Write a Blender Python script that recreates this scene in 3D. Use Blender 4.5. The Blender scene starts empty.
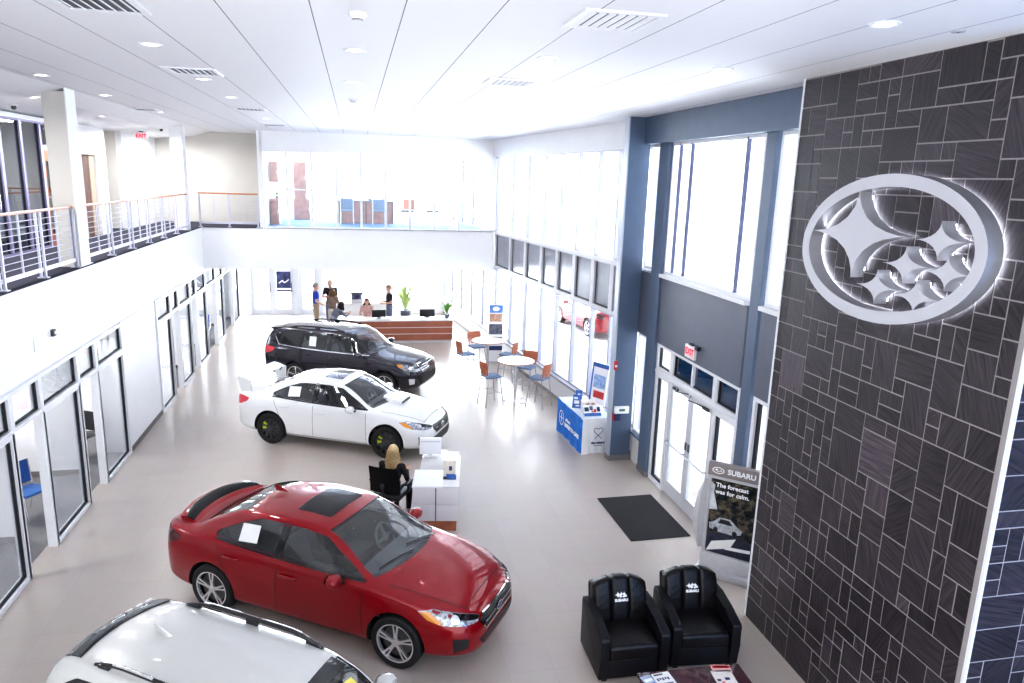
import bpy, bmesh, math, random
from mathutils import Vector, Matrix
from mathutils.bvhtree import BVHTree
random.seed(7)
PI = math.pi
C = bpy.context.scene.collection
def R(d): return math.radians(d)

# ---------------------------------------------------------------- materials
def mat(name, col, rough=0.5, metal=0.0, noise=0.04, scale=18.0, bump=0.0, coat=0.0, emit=0.0, spec=0.5, coatr=0.03):
    m = bpy.data.materials.new(name); m.use_nodes = True
    nt = m.node_tree; b = nt.nodes['Principled BSDF']
    b.inputs['Roughness'].default_value = rough
    b.inputs['Metallic'].default_value = metal
    b.inputs['Specular IOR Level'].default_value = spec
    if coat:
        b.inputs['Coat Weight'].default_value = coat; b.inputs['Coat Roughness'].default_value = coatr
    tc = nt.nodes.new('ShaderNodeTexCoord'); nz = nt.nodes.new('ShaderNodeTexNoise')
    nz.inputs['Scale'].default_value = scale; nz.inputs['Detail'].default_value = 4
    nt.links.new(tc.outputs['Object'], nz.inputs['Vector'])
    rp = nt.nodes.new('ShaderNodeValToRGB')
    lo = [max(0, c*(1-noise)) for c in col]; hi = [min(1, c*(1+noise)) for c in col]
    rp.color_ramp.elements[0].color = (*lo, 1); rp.color_ramp.elements[1].color = (*hi, 1)
    rp.color_ramp.elements[0].position = 0.3; rp.color_ramp.elements[1].position = 0.7
    nt.links.new(nz.outputs['Fac'], rp.inputs['Fac'])
    nt.links.new(rp.outputs['Color'], b.inputs['Base Color'])
    if bump:
        bp = nt.nodes.new('ShaderNodeBump'); bp.inputs['Strength'].default_value = bump
        bp.inputs['Distance'].default_value = 0.02
        nt.links.new(nz.outputs['Fac'], bp.inputs['Height']); nt.links.new(bp.outputs['Normal'], b.inputs['Normal'])
    if emit:
        nt.links.new(rp.outputs['Color'], b.inputs['Emission Color']); b.inputs['Emission Strength'].default_value = emit
    return m

def glass_mat(name, tint=(0.93, 0.96, 1.0), refl=1.0, base=0.0, rough=0.0):
    m = bpy.data.materials.new(name); m.use_nodes = True
    nt = m.node_tree; nt.nodes.clear()
    out = nt.nodes.new('ShaderNodeOutputMaterial'); mix = nt.nodes.new('ShaderNodeMixShader')
    tr = nt.nodes.new('ShaderNodeBsdfTransparent'); gl = nt.nodes.new('ShaderNodeBsdfGlossy')
    fr = nt.nodes.new('ShaderNodeLayerWeight'); fr.inputs['Blend'].default_value = 0.5
    pw = nt.nodes.new('ShaderNodeMath'); pw.operation = 'POWER'; pw.inputs[1].default_value = 4.0
    ma = nt.nodes.new('ShaderNodeMath'); ma.operation = 'MULTIPLY_ADD'
    tr.inputs['Color'].default_value = (*tint, 1); gl.inputs['Roughness'].default_value = rough
    gl.inputs['Color'].default_value = (1, 1, 1, 1)
    ma.inputs[1].default_value = refl*.75; ma.inputs[2].default_value = base+.035*refl
    nt.links.new(fr.outputs['Facing'], pw.inputs[0]); nt.links.new(pw.outputs[0], ma.inputs[0]); nt.links.new(ma.outputs[0], mix.inputs[0])
    nt.links.new(tr.outputs[0], mix.inputs[1]); nt.links.new(gl.outputs[0], mix.inputs[2])
    nt.links.new(mix.outputs[0], out.inputs['Surface'])
    return m

def nodemat(name):
    m = bpy.data.materials.new(name); m.use_nodes = True
    return m, m.node_tree, m.node_tree.nodes['Principled BSDF']

# ---------------------------------------------------------------- mesh builder
class MB:
    def __init__(s): s.bm = bmesh.new(); s.mi = 0
    def _tag(s, faces):
        for f in faces: f.material_index = s.mi
    def box(s, x0, x1, y0, y1, z0, z1, bevel=0.0, M=None, seg=2):
        t = bmesh.new()
        vs = [t.verts.new((x, y, z)) for x in (x0, x1) for y in (y0, y1) for z in (z0, z1)]
        for q in [(0,1,3,2),(4,6,7,5),(0,4,5,1),(2,3,7,6),(0,2,6,4),(1,5,7,3)]: t.faces.new([vs[i] for i in q])
        if bevel > 0: bmesh.ops.bevel(t, geom=list(t.edges), offset=bevel, segments=seg, profile=0.6, affect='EDGES')
        s.merge(t, M); return s
    def merge(s, t, M=None):
        if M is not None: bmesh.ops.transform(t, matrix=M, verts=t.verts)
        for f in t.faces: f.material_index = s.mi
        me = bpy.data.meshes.new('tmp'); t.to_mesh(me); t.free(); s.bm.from_mesh(me); bpy.data.meshes.remove(me)
    def bar(s, p0, p1, w, h):
        """rectangular bar between two points"""
        p0 = Vector(p0); p1 = Vector(p1); d = (p1-p0).normalized()
        up = Vector((0,0,1)) if abs(d.z) < 0.95 else Vector((1,0,0))
        a = d.cross(up).normalized()*w/2; b = a.normalized().cross(d).normalized()*h/2
        vs = [s.bm.verts.new(p+sa*a+sb*b) for p in (p0, p1) for sa, sb in ((-1,-1),(1,-1),(1,1),(-1,1))]
        fs = [s.bm.faces.new([vs[i] for i in q]) for q in ((3,2,1,0),(4,5,6,7),(0,1,5,4),(1,2,6,5),(2,3,7,6),(3,0,4,7))]
        s._tag(fs); return s
    def tube(s, pts, r, n=8, cap=True, closed=False):
        pts = [Vector(p) for p in pts]; rs = r if isinstance(r, (list, tuple)) else [r]*len(pts)
        rings = []; m = len(pts); prev = None
        for i, p in enumerate(pts):
            if closed: d = (pts[(i+1) % m]-pts[i-1])
            else: d = (pts[min(i+1, m-1)]-pts[max(i-1, 0)])
            d.normalize()
            if prev is None:
                up = Vector((0,0,1)) if abs(d.z) < 0.9 else Vector((1,0,0))
                a = d.cross(up).normalized()
            else:
                a = (prev - d*prev.dot(d)).normalized()
            prev = a; b = d.cross(a)
            rings.append([s.bm.verts.new(p+(a*math.cos(2*PI*k/n)+b*math.sin(2*PI*k/n))*rs[i]) for k in range(n)])
        fs = []
        for i in range(m if closed else m-1):
            A = rings[i]; B = rings[(i+1) % m]
            for k in range(n):
                fs.append(s.bm.faces.new((A[k], A[(k+1) % n], B[(k+1) % n], B[k])))
        if cap and not closed:
            fs.append(s.bm.faces.new(rings[0][::-1])); fs.append(s.bm.faces.new(rings[-1]))
        s._tag(fs); return s
    def cyl(s, p0, p1, r0, r1=None, n=16): return s.tube([p0, p1], [r0, r0 if r1 is None else r1], n)
    def lathe(s, prof, n=32, M=None, close=True):
        """profile of (r, z) turned about z"""
        M = M or Matrix()
        rings = []
        for r, z in prof:
            if r < 1e-5: rings.append([s.bm.verts.new(M @ Vector((0,0,z)))])
            else: rings.append([s.bm.verts.new(M @ Vector((r*math.cos(2*PI*k/n), r*math.sin(2*PI*k/n), z))) for k in range(n)])
        fs = []
        for A, B in zip(rings[:-1], rings[1:]):
            for k in range(n):
                k2 = (k+1) % n
                if len(A) == 1 and len(B) == 1: continue
                if len(A) == 1: fs.append(s.bm.faces.new((A[0], B[k2], B[k])))
                elif len(B) == 1: fs.append(s.bm.faces.new((A[k], A[k2], B[0])))
                else: fs.append(s.bm.faces.new((A[k], A[k2], B[k2], B[k])))
        s._tag(fs); return s
    def prism(s, poly, d0, d1, M=None):
        """polygon in local xy, extruded along local z"""
        M = M or Matrix()
        a = [s.bm.verts.new(M @ Vector((x, y, d0))) for x, y in poly]
        b = [s.bm.verts.new(M @ Vector((x, y, d1))) for x, y in poly]
        n = len(poly)
        fs = [s.bm.faces.new(a[::-1]), s.bm.faces.new(b)]
        for i in range(n):
            j = (i+1) % n; fs.append(s.bm.faces.new((a[i], a[j], b[j], b[i])))
        s._tag(fs); return s
    def ell(s, c, r, n=16, m=10, M=None):
        M = M or Matrix()
        prof = []
        c = Vector(c); rings = []
        for i in range(m+1):
            t = -PI/2+PI*i/m; cr, sz = math.cos(t), math.sin(t)
            if i in (0, m): rings.append([s.bm.verts.new(M @ (c+Vector((0,0,sz*r[2]))))])
            else: rings.append([s.bm.verts.new(M @ (c+Vector((cr*r[0]*math.cos(2*PI*k/n), cr*r[1]*math.sin(2*PI*k/n), sz*r[2])))) for k in range(n)])
        fs = []
        for A, B in zip(rings[:-1], rings[1:]):
            for k in range(n):
                k2 = (k+1) % n
                if len(A) == 1: fs.append(s.bm.faces.new((A[0], B[k2], B[k])))
                elif len(B) == 1: fs.append(s.bm.faces.new((A[k], A[k2], B[0])))
                else: fs.append(s.bm.faces.new((A[k], A[k2], B[k2], B[k])))
        s._tag(fs); return s
    def grid(s, rows):
        """rows: list of lists of points -> quad sheet"""
        vs = [[s.bm.verts.new(p) for p in r] for r in rows]
        fs = []
        for A, B in zip(vs[:-1], vs[1:]):
            for k in range(len(A)-1): fs.append(s.bm.faces.new((A[k], A[k+1], B[k+1], B[k])))
        s._tag(fs); return s
    def loft(s, rings, cap=True):
        vs = [[s.bm.verts.new(p) for p in r] for r in rings]
        fs = []; n = len(rings[0])
        for A, B in zip(vs[:-1], vs[1:]):
            for k in range(n): fs.append(s.bm.faces.new((A[k], A[(k+1) % n], B[(k+1) % n], B[k])))
        if cap: fs.append(s.bm.faces.new(vs[0][::-1])); fs.append(s.bm.faces.new(vs[-1]))
        s._tag(fs); return s
    def poly(s, pts):
        f = s.bm.faces.new([s.bm.verts.new(p) for p in pts]); s._tag([f]); return s
    def build(s, name, mats, parent=None, angle=35, fix=True):
        if fix: bmesh.ops.recalc_face_normals(s.bm, faces=s.bm.faces)
        me = bpy.data.meshes.new(name); s.bm.to_mesh(me); s.bm.free()
        return link(name, me, mats, parent, angle)

def link(name, me, mats, parent=None, angle=35):
    if not isinstance(mats, (list, tuple)): mats = [mats]
    for m in mats: me.materials.append(m)
    if angle:
        for p in me.polygons: p.use_smooth = True
        me.set_sharp_from_angle(angle=R(angle))
    o = bpy.data.objects.new(name, me); C.objects.link(o)
    if parent: o.parent = parent
    return o

def tag(o, label, cat, group=None, kind=None):
    if label: o['label'] = label
    if cat: o['category'] = cat
    if group: o['group'] = group
    if kind: o['kind'] = kind
    return o
def thing(name, label, cat, loc=(0,0,0), rotz=0.0, group=None):
    o = bpy.data.objects.new(name, None); C.objects.link(o); o.empty_display_size = 0.2
    o.location = loc; o.rotation_euler = (0, 0, rotz)
    return tag(o, label, cat, group)
def struct(o): o['kind'] = 'structure'; return o
def sthing(name, loc=(0,0,0), rotz=0.0):
    o = bpy.data.objects.new(name, None); C.objects.link(o); o.empty_display_size = 0.2
    o.location = loc; o.rotation_euler = (0, 0, rotz); return struct(o)
def copy_tree(o, parent=None):
    c = o.copy(); C.objects.link(c); c.parent = parent
    for ch in list(o.children): copy_tree(ch, c)
    return c
def dup(o, loc, rotz=None, label=None, group=None):
    c = copy_tree(o); c.location = loc
    if rotz is not None: c.rotation_euler = (0, 0, rotz)
    if label: c['label'] = label
    if group: c['group'] = group
    return c
def evaluated_mesh(o):
    dg = bpy.context.evaluated_depsgraph_get(); dg.update()
    return bpy.data.meshes.new_from_object(o.evaluated_get(dg))
def text_mb(txt, size, depth=0.002, M=None, align='CENTER', bold=0.0, space=1.0):
    cu = bpy.data.curves.new('lettering', 'FONT'); cu.body = txt; cu.size = size
    cu.align_x = align; cu.align_y = 'CENTER'; cu.extrude = depth; cu.offset = bold; cu.space_character = space
    cu.resolution_u = 3
    o = bpy.data.objects.new('lettering', cu); C.objects.link(o)
    me = evaluated_mesh(o); bpy.data.objects.remove(o); bpy.data.curves.remove(cu)
    if M is not None: me.transform(M)
    return me
def text(name, txt, size, mats, parent, M, depth=0.002, align='CENTER', bold=0.0, space=1.0):
    me = text_mb(txt, size, depth, M, align, bold, space)
    return link(name, me, mats, parent, 0)
def frame_M(o, x, y):
    """matrix whose local x,y are the given axes"""
    x = Vector(x).normalized(); y = Vector(y).normalized(); z = x.cross(y)
    return Matrix(((x.x, y.x, z.x, o[0]), (x.y, y.y, z.y, o[1]), (x.z, y.z, z.z, o[2]), (0,0,0,1)))
def pchip(pts):
    pts = sorted(pts); xs = [p[0] for p in pts]; ys = [p[1] for p in pts]; n = len(xs)
    h = [xs[i+1]-xs[i] for i in range(n-1)]; d = [(ys[i+1]-ys[i])/h[i] for i in range(n-1)]
    m = [0]*n; m[0] = d[0]; m[-1] = d[-1]
    for i in range(1, n-1):
        if d[i-1]*d[i] > 0:
            w1 = 2*h[i]+h[i-1]; w2 = h[i]+2*h[i-1]; m[i] = (w1+w2)/(w1/d[i-1]+w2/d[i])
    def f(x):
        if x <= xs[0]: return ys[0]
        if x >= xs[-1]: return ys[-1]
        i = 0
        while x > xs[i+1]: i += 1
        t = (x-xs[i])/h[i]; t2 = t*t; t3 = t2*t
        return (2*t3-3*t2+1)*ys[i]+(t3-2*t2+t)*h[i]*m[i]+(-2*t3+3*t2)*ys[i+1]+(t3-t2)*h[i]*m[i+1]
    return f
def round_poly(pts, r, n=4):
    out = []; m = len(pts)
    for i in range(m):
        p0 = Vector(pts[i-1]); p = Vector(pts[i]); p1 = Vector(pts[(i+1) % m])
        a = p0-p; b = p1-p; ra = min(r, a.length*.45); rb = min(r, b.length*.45)
        A = p+a.normalized()*ra; B = p+b.normalized()*rb
        for k in range(n+1):
            t = k/n; q = A*(1-t)**2+p*2*t*(1-t)+B*t*t; out.append((q.x, q.y))
    return out
def star4(cx, cy, a, b, p=0.52, n=7):
    out = []
    for q in range(4):
        for k in range(n):
            t = (q+k/n)*PI/2; c = math.cos(t); s_ = math.sin(t)
            out.append((cx+a*math.copysign(abs(c)**(2/p), c), cy+b*math.copysign(abs(s_)**(2/p), s_)))
    # blunt tips
    return [(cx+(x-cx), cy+(y-cy)) for x, y in out]
def ellipse(a, b, n=48, cx=0, cy=0): return [(cx+a*math.cos(2*PI*k/n), cy+b*math.sin(2*PI*k/n)) for k in range(n)]

# ---------------------------------------------------------------- palette
white_paint = mat('white wall paint', (0.86, 0.86, 0.87), 0.6, noise=0.01, scale=3)
ceil_trim = mat('white metal trim', (0.85, 0.86, 0.88), 0.4, noise=0.01)
beige_paint = mat('beige wall paint', (0.66, 0.635, 0.59), 0.7, noise=0.02, scale=2)
blue_steel = mat('slate blue painted steel', (0.095, 0.135, 0.21), 0.38, noise=0.05, scale=4, spec=0.5)
blue_panel = mat('slate grey wall panel', (0.115, 0.13, 0.175), 0.45, noise=0.05, scale=3)
alu = mat('anodised aluminium', (0.72, 0.74, 0.78), 0.35, 0.3, noise=0.02)
alu_white = mat('pale aluminium frame', (0.82, 0.83, 0.86), 0.4, 0.1, noise=0.02)
dark_gasket = mat('black rubber gasket', (0.012, 0.012, 0.018), 0.6)
violet_alu = mat('dark violet aluminium', (0.24, 0.22, 0.36), 0.4, 0.3)
grey_mullion = mat('grey blue mullion', (0.42, 0.43, 0.53), 0.4, 0.1)
stool_steel = mat('grey steel tube', (0.40, 0.41, 0.44), 0.35, 0.6, noise=0.05, scale=60)
steel = mat('brushed steel', (0.75, 0.75, 0.77), 0.25, 0.9, noise=0.05, scale=60)
chrome = mat('chrome', (0.9, 0.9, 0.92), 0.06, 1.0, noise=0.01)
black_plastic = mat('black plastic', (0.012, 0.012, 0.014), 0.4)
dark_grey = mat('dark grey plastic', (0.06, 0.06, 0.065), 0.5)
black_gloss = mat('gloss black', (0.008, 0.008, 0.01), 0.08, coat=0.6)
wood = mat('cherry wood', (0.42, 0.15, 0.075), 0.35, noise=0.25, scale=6, coat=0.2)
rail_wood = mat('orange varnished handrail wood', (0.55, 0.21, 0.09), 0.35, noise=0.2, scale=9)
pinkwood = mat('pale rose wood veneer', (0.46, 0.25, 0.20), 0.4, noise=0.2, scale=6)
blue_fabric = mat('blue grey seat fabric', (0.17, 0.235, 0.36), 0.9, noise=0.2, scale=80)
lblue = mat('pale blue fabric', (0.25, 0.33, 0.42), 0.9, noise=0.15, scale=60)
white_lam = mat('white laminate', (0.80, 0.79, 0.80), 0.3, noise=0.01)
cream_lam = mat('cream table laminate', (0.78, 0.70, 0.66), 0.3, noise=0.04)
paper = mat('white paper', (0.85, 0.85, 0.84), 0.7, noise=0.01)
leather = mat('black leather', (0.008, 0.007, 0.008), 0.36, noise=0.3, scale=25, bump=0.25, spec=.3)
leather_panel = mat('smooth black leather', (0.007, 0.007, 0.010), 0.42, noise=0.2, scale=40, bump=0.05, spec=.28)
red_sign = mat('red exit lettering', (0.75, 0.02, 0.05), 0.4, emit=0.6)
red_plastic = mat('red plastic', (0.5, 0.02, 0.03), 0.4)
blue_cloth = mat('bright blue tablecloth', (0.01, 0.17, 0.60), 0.75, noise=0.25, scale=7)
white_cloth = mat('white tablecloth', (0.82, 0.83, 0.86), 0.8, noise=0.02, scale=7)
print_white = mat('white print', (0.9, 0.9, 0.92), 0.6, noise=0.01)
print_navy = mat('navy print', (0.02, 0.035, 0.12), 0.6, noise=0.3, scale=20)
print_blue = mat('blue print', (0.05, 0.15, 0.45), 0.6, noise=0.3, scale=20)
print_red = mat('red print', (0.6, 0.05, 0.05), 0.6, noise=0.2, scale=20)
print_grey = mat('grey print', (0.12, 0.13, 0.17), 0.6, noise=0.6, scale=14)
print_skin = mat('tan print', (0.55, 0.33, 0.24), 0.6, noise=0.5, scale=16)
leaf = mat('green leaf', (0.16, 0.34, 0.06), 0.5, noise=0.35, scale=10)
leaf_lt = mat('yellow green leaf', (0.46, 0.60, 0.22), 0.5, noise=0.3, scale=10)
pot_dark = mat('dark glazed pot', (0.10, 0.12, 0.16), 0.3)
skin = mat('skin', (0.62, 0.38, 0.28), 0.55, noise=0.06)
blue_refl_glass = glass_mat('blue reflection glass', (0.07, 0.14, 0.22), 1.0, 0.05)  # blue reflections on the transoms put into the glass tint
stool_wood = mat('bloomed cherry plywood', (0.50, 0.21, 0.13), 0.4, noise=0.2, scale=6)  # cherry wood lightened in its colour to imitate bloom
clear_glass = glass_mat('clear window glass', (0.96, 0.98, 1.0), 0.8)
office_glass = glass_mat('office partition glass', (0.93, 0.95, 0.97), 1.0, 0.02)
dark_glass = glass_mat('tinted office glass', (0.72, 0.76, 0.78), 1.2, 0.03)
car_glass = glass_mat('car window glass', (0.52, 0.55, 0.57), 1.0, 0.05)
ws_glass = glass_mat('windscreen glass', (0.66, 0.70, 0.72), 1.0, 0.06)
# ================================================================ SETTING
XL, XR, XS = -4.45, 5.48, 4.94          # storefront, entry glass, stone face
ZC, ZU, ZF = 6.70, 3.87, 2.62           # ceiling, upper floor, underside of the balcony
YB = 23.0                               # face of the back balcony
def AX(y): return 5.05-0.1218*(y-17.5)  # angled window wall
A_ROT = math.atan2(0.9927, -0.1209)

# ---- floor: pale tiles
def tile_mat():
    m, nt, b = nodemat('pale floor tile')
    tc = nt.nodes.new('ShaderNodeTexCoord'); mp = nt.nodes.new('ShaderNodeMapping')
    nt.links.new(tc.outputs['Object'], mp.inputs['Vector'])
    br = nt.nodes.new('ShaderNodeTexBrick'); br.offset = 0.0
    br.inputs['Scale'].default_value = 1.0; br.inputs['Brick Width'].default_value = 0.54; br.inputs['Row Height'].default_value = 0.54
    br.inputs['Mortar Size'].default_value = 0.004; br.inputs['Mortar Smooth'].default_value = 0.3
    br.inputs['Color1'].default_value = (0.485, 0.425, 0.385, 1); br.inputs['Color2'].default_value = (0.505, 0.445, 0.405, 1)
    br.inputs['Mortar'].default_value = (0.43, 0.385, 0.36, 1)
    nt.links.new(mp.outputs[0], br.inputs['Vector'])
    nz = nt.nodes.new('ShaderNodeTexNoise'); nz.inputs['Scale'].default_value = 3.0; nz.inputs['Detail'].default_value = 6
    nt.links.new(tc.outputs['Object'], nz.inputs['Vector'])
    mx = nt.nodes.new('ShaderNodeMix'); mx.data_type = 'RGBA'; mx.blend_type = 'MULTIPLY'; mx.inputs[0].default_value = 0.12
    nt.links.new(br.outputs['Color'], mx.inputs[6]); nt.links.new(nz.outputs['Color'], mx.inputs[7])
    nt.links.new(mx.outputs[2], b.inputs['Base Color']); b.inputs['Roughness'].default_value = 0.28
    b.inputs['Specular IOR Level'].default_value = 0.5
    return m
floor_tile = tile_mat()
mb = MB(); mb.box(XL-0.1, 6.2, 1.0, 30.0, -0.12, 0.0)
fl = struct(mb.build('floor', floor_tile, angle=0))
# ---- ceiling with plank joints
def ceil_mat():
    m, nt, b = nodemat('white ceiling panels')
    tc = nt.nodes.new('ShaderNodeTexCoord'); sp = nt.nodes.new('ShaderNodeSeparateXYZ')
    nt.links.new(tc.outputs['Object'], sp.inputs[0])
    def line(sock, pitch, off, w):
        a = nt.nodes.new('ShaderNodeMath'); a.operation = 'ADD'; a.inputs[1].default_value = off
        nt.links.new(sock, a.inputs[0])
        f = nt.nodes.new('ShaderNodeMath'); f.operation = 'PINGPONG'; f.inputs[1].default_value = pitch/2
        nt.links.new(a.outputs[0], f.inputs[0])
        l = nt.nodes.new('ShaderNodeMath'); l.operation = 'LESS_THAN'; l.inputs[1].default_value = w
        nt.links.new(f.outputs[0], l.inputs[0]); return l.outputs[0]
    l1 = line(sp.outputs['X'], 0.675, 0.30+0.675*20, 0.0045)
    l2 = line(sp.outputs['Y'], 1.35, 0.2, 0.0025)
    k = nt.nodes.new('ShaderNodeMath'); k.operation = 'MULTIPLY'; k.inputs[1].default_value = 0.15
    nt.links.new(l2, k.inputs[0])
    mxx = nt.nodes.new('ShaderNodeMath'); mxx.operation = 'MAXIMUM'
    nt.links.new(l1, mxx.inputs[0]); nt.links.new(k.outputs[0], mxx.inputs[1])
    mx = nt.nodes.new('ShaderNodeMix'); mx.data_type = 'RGBA'
    mx.inputs[6].default_value = (0.84, 0.84, 0.86, 1); mx.inputs[7].default_value = (0.16, 0.16, 0.19, 1)
    nt.links.new(mxx.outputs[0], mx.inputs[0]); nt.links.new(mx.outputs[2], b.inputs['Base Color'])
    b.inputs['Roughness'].default_value = 0.6
    return m
ceil_m = ceil_mat()
mb = MB(); mb.box(-4.47, 6.6, 1.0, 30.0, ZC, ZC+0.2)
struct(mb.build('ceiling', ceil_m, angle=0))
mb = MB(); mb.prism([(-4.47, ZC), (-4.95, 6.55), (-6.1, 6.44), (-10.2, 6.42), (-10.2, ZC+.2), (-4.47, ZC+.2)], -25.4, -1.0, Matrix(((1,0,0,0),(0,0,-1,0),(0,1,0,0),(0,0,0,1))))
struct(mb.build('ceiling', white_paint, angle=0))

# ---- balcony slabs (white fascia) and carpets
mb = MB(); mb.box(-10.2, XL, 1.0, 30.0, ZF, ZU-0.02); struct(mb.build('trim_1', white_paint, angle=0))
mb = MB(); mb.poly([(XL, YB, ZF), (AX(YB)+.02, YB, ZF), (AX(30)+.02, 30.0, ZF), (XL, 30.0, ZF)])
r = bmesh.ops.extrude_face_region(mb.bm, geom=mb.bm.faces[:])
for v in [g for g in r['geom'] if isinstance(g, bmesh.types.BMVert)]: v.co.z = ZU-0.02
struct(mb.build('trim_2', white_paint, angle=0))
navy_carpet = mat('navy carpet', (0.02, 0.02, 0.04), 0.95, noise=0.3, scale=60)
blue_carpet = mat('blue carpet', (0.14, 0.26, 0.46), 0.95, noise=0.2, scale=20)
grey_carpet = mat('grey office carpet', (0.21, 0.205, 0.215), 0.95, noise=0.12, scale=30)
mb = MB(); mb.box(-10.2, XL, 1.0, 25.3, ZU-0.02, ZU); mb.box(XL, -2.75, 22.98, 25.3, ZU-0.02, ZU); struct(mb.build('floor', navy_carpet, angle=0))
mb = MB()
mb.poly([(-2.75, YB, ZU), (AX(YB), YB, ZU), (AX(29.8), 29.8, ZU), (-2.75, 29.8, ZU)]); struct(mb.build('floor', blue_carpet, angle=0, fix=False))
mb = MB(); mb.box(-10.2, XL-0.1, 1.0, 30.0, -0.12, 0.004); struct(mb.build('floor', grey_carpet, angle=0))

# ---- office row on the left: partitions, back wall
mb = MB(); mb.box(-8.35, -8.2, 1.0, 30.0, 0, ZF); struct(mb.build('wall_left', white_paint, angle=0))
pn = 0
for y, x1 in ((7.6, -4.95), (11.13, -4.9), (13.7, -4.87), (15.85, -4.82), (19.0, -4.9), (21.3, -4.9), (24.0, -4.9), (27.3, -4.9)):
    mb = MB(); mb.box(-8.2, x1, y, y+0.1, 0, ZF); o = struct(mb.build('wall_left', white_paint, angle=0))
    mb = MB(); mb.box(-8.2, x1+.002, y-0.008, y, 0, 0.1); mb.build('baseboard', dark_grey if pn > 3 else mat('grey skirting', (0.22,0.2,0.2), 0.6), o, 0); pn += 1
# solid wall pier between storefronts
mb = MB(); mb.box(XL-0.5, XL+0.03, 14.75, 17.15, 0, ZF); struct(mb.build('wall_left', white_paint, angle=0))
mb = MB(); mb.box(XL+0.03, XL+0.045, 14.75, 17.15, 0, 0.1); struct(mb.build('baseboard_left', mat('taupe skirting', (0.16,0.14,0.14), 0.6), angle=0))

wn = 0
def window(x, y, rotz, w, z0, z1, fr=0.06, dep=0.1, fmat=alu_white, gmat=clear_glass, mull=(), trans=(), gasket=False, paneb=0.012, pname='pane'):
    """one glazed bay: local x along the wall from the corner (x, y)"""
    global wn
    wn += 1
    o = sthing('window_%d' % wn, (x, y, z0), rotz); h = z1-z0
    mb = MB()
    mb.box(0, fr, -dep/2, dep/2, 0, h); mb.box(w-fr, w, -dep/2, dep/2, 0, h)
    mb.box(fr, w-fr, -dep/2, dep/2, 0, fr); mb.box(fr, w-fr, -dep/2, dep/2, h-fr, h)
    for mx, mw in mull: mb.box(mx-mw/2, mx+mw/2, -dep/2+.01, dep/2-.01, fr, h-fr)
    for tz, tw in trans: mb.box(fr, w-fr, -dep/2+.01, dep/2-.01, tz-tw/2, tz+tw/2)
    mb.build('window_frame', fmat, o, 0)
    mb = MB(); mb.box(fr, w-fr, -paneb/2, paneb/2, fr, h-fr); mb.build(pname, gmat, o, 0)
    if gasket:
        g = gasket; mb = MB()
        mb.box(w-fr-g, w-fr+.001, -.022, .022, fr, h-fr); mb.box(fr, w-fr, -.022, .022, fr, fr+g*0.8)
        mb.build('gasket', dark_gasket, o, 0)
    return o
# storefront bays: local x along +Y, so rotz = 90 deg
bays = [(7.0, 10.04, 1), (10.04, 10.96, 0), (10.96, 12.39, 1), (12.39, 13.24, 0), (13.24, 14.70, 1), (17.2, 18.5, 1), (18.5, 19.3, 0), (19.3, 20.65, 1),
        (20.65, 21.4, 0), (21.4, 22.75, 1), (22.75, 24.3, 0), (24.3, 25.6, 1), (25.6, 27.5, 0), (27.5, 28.9, 1)]
dn = 0
for y0, y1, pane in bays:
    window(XL, y0, PI/2, y1-y0, 2.08, ZF, 0.055, 0.12, alu_white, office_glass, gasket=0.03)
    if pane:
        window(XL, y0, PI/2, y1-y0, 0.0, 2.08, 0.06, 0.12, alu_white, office_glass, gasket=0.03)
    else:
        dn += 1                                   # open doorway
        mb = MB(); mb.box(XL-.06, XL+.06, y1-.05, y1+.05, 0, 2.08); mb.box(XL-.06, XL+.06, y0-.05, y0+.03, 0, 2.08)
        p = mb.build('trim_%d' % (10+dn), alu_white, angle=0); struct(p)
mb = MB(); mb.box(-8.2, XL+.02, 29.0, 29.2, 0, ZF); struct(mb.build('wall_left', white_paint, angle=0))

# ---- upper left: wall with glass offices, wood door, doorway, recess, end wall
U = -6.12
mb = MB()
mb.box(U-.15, U, 17.45, 18.75, ZU, 6.46); mb.box(U-.15, U, 19.75, 20.45, ZU, 6.46); mb.box(U-.15, U, 18.75, 19.75, 5.78, 6.46)
mb.box(U-.15, U, 21.85, 25.3, ZU, 6.46)
struct(mb.build('wall_left', white_paint, angle=0))
mb = MB(); mb.box(U-1.2, U-1.05, 20.2, 22.2, ZU, 6.46); mb.box(U-1.2, U-.15, 21.85, 21.95, ZU, 6.46); struct(mb.build('wall_left', beige_paint, angle=0))
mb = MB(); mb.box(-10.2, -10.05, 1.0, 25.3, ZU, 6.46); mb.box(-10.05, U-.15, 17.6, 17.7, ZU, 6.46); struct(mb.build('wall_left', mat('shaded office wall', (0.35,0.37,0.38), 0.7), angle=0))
mb = MB(); mb.box(-7.4, -2.78, 25.3, 25.4, ZU, ZC); struct(mb.build('wall_back', beige_paint, angle=0))
mb = MB(); mb.box(-7.3, -5.5, 25.296, 25.302, 5.0, 5.85); mb.build('wall_panel', white_lam, None, 0).name
bpy.data.objects['wall_panel']['kind'] = 'structure'; bpy.data.objects['wall_panel'].name = 'trim_3'
# doorway leaf (brown) inside opening 18.75..19.75
o = sthing('door_20', (U-.1, 18.78, ZU), PI/2)
mb = MB(); mb.box(0, .62, -.02, .02, 0, 1.9); mb.build('door_leaf', mat('dark brown door', (0.20,0.11,0.09), .5, noise=.2, scale=5), o, 0)
mb = MB(); mb.box(.62, .95, -.04, .04, 0, 1.9); mb.build('door_jamb', mat('tan door jamb', (0.55,0.45,0.34), .6), o, 0)
mb = MB(); mb.cyl((.56, .02, .95), (.56, .08, .95), .02); mb.build('door_handle', steel, o)
mb = MB(); mb.box(U-.8, U-.7, 18.6, 20.0, ZU, 6.46); struct(mb.build('wall_left', white_paint, angle=0))
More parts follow.
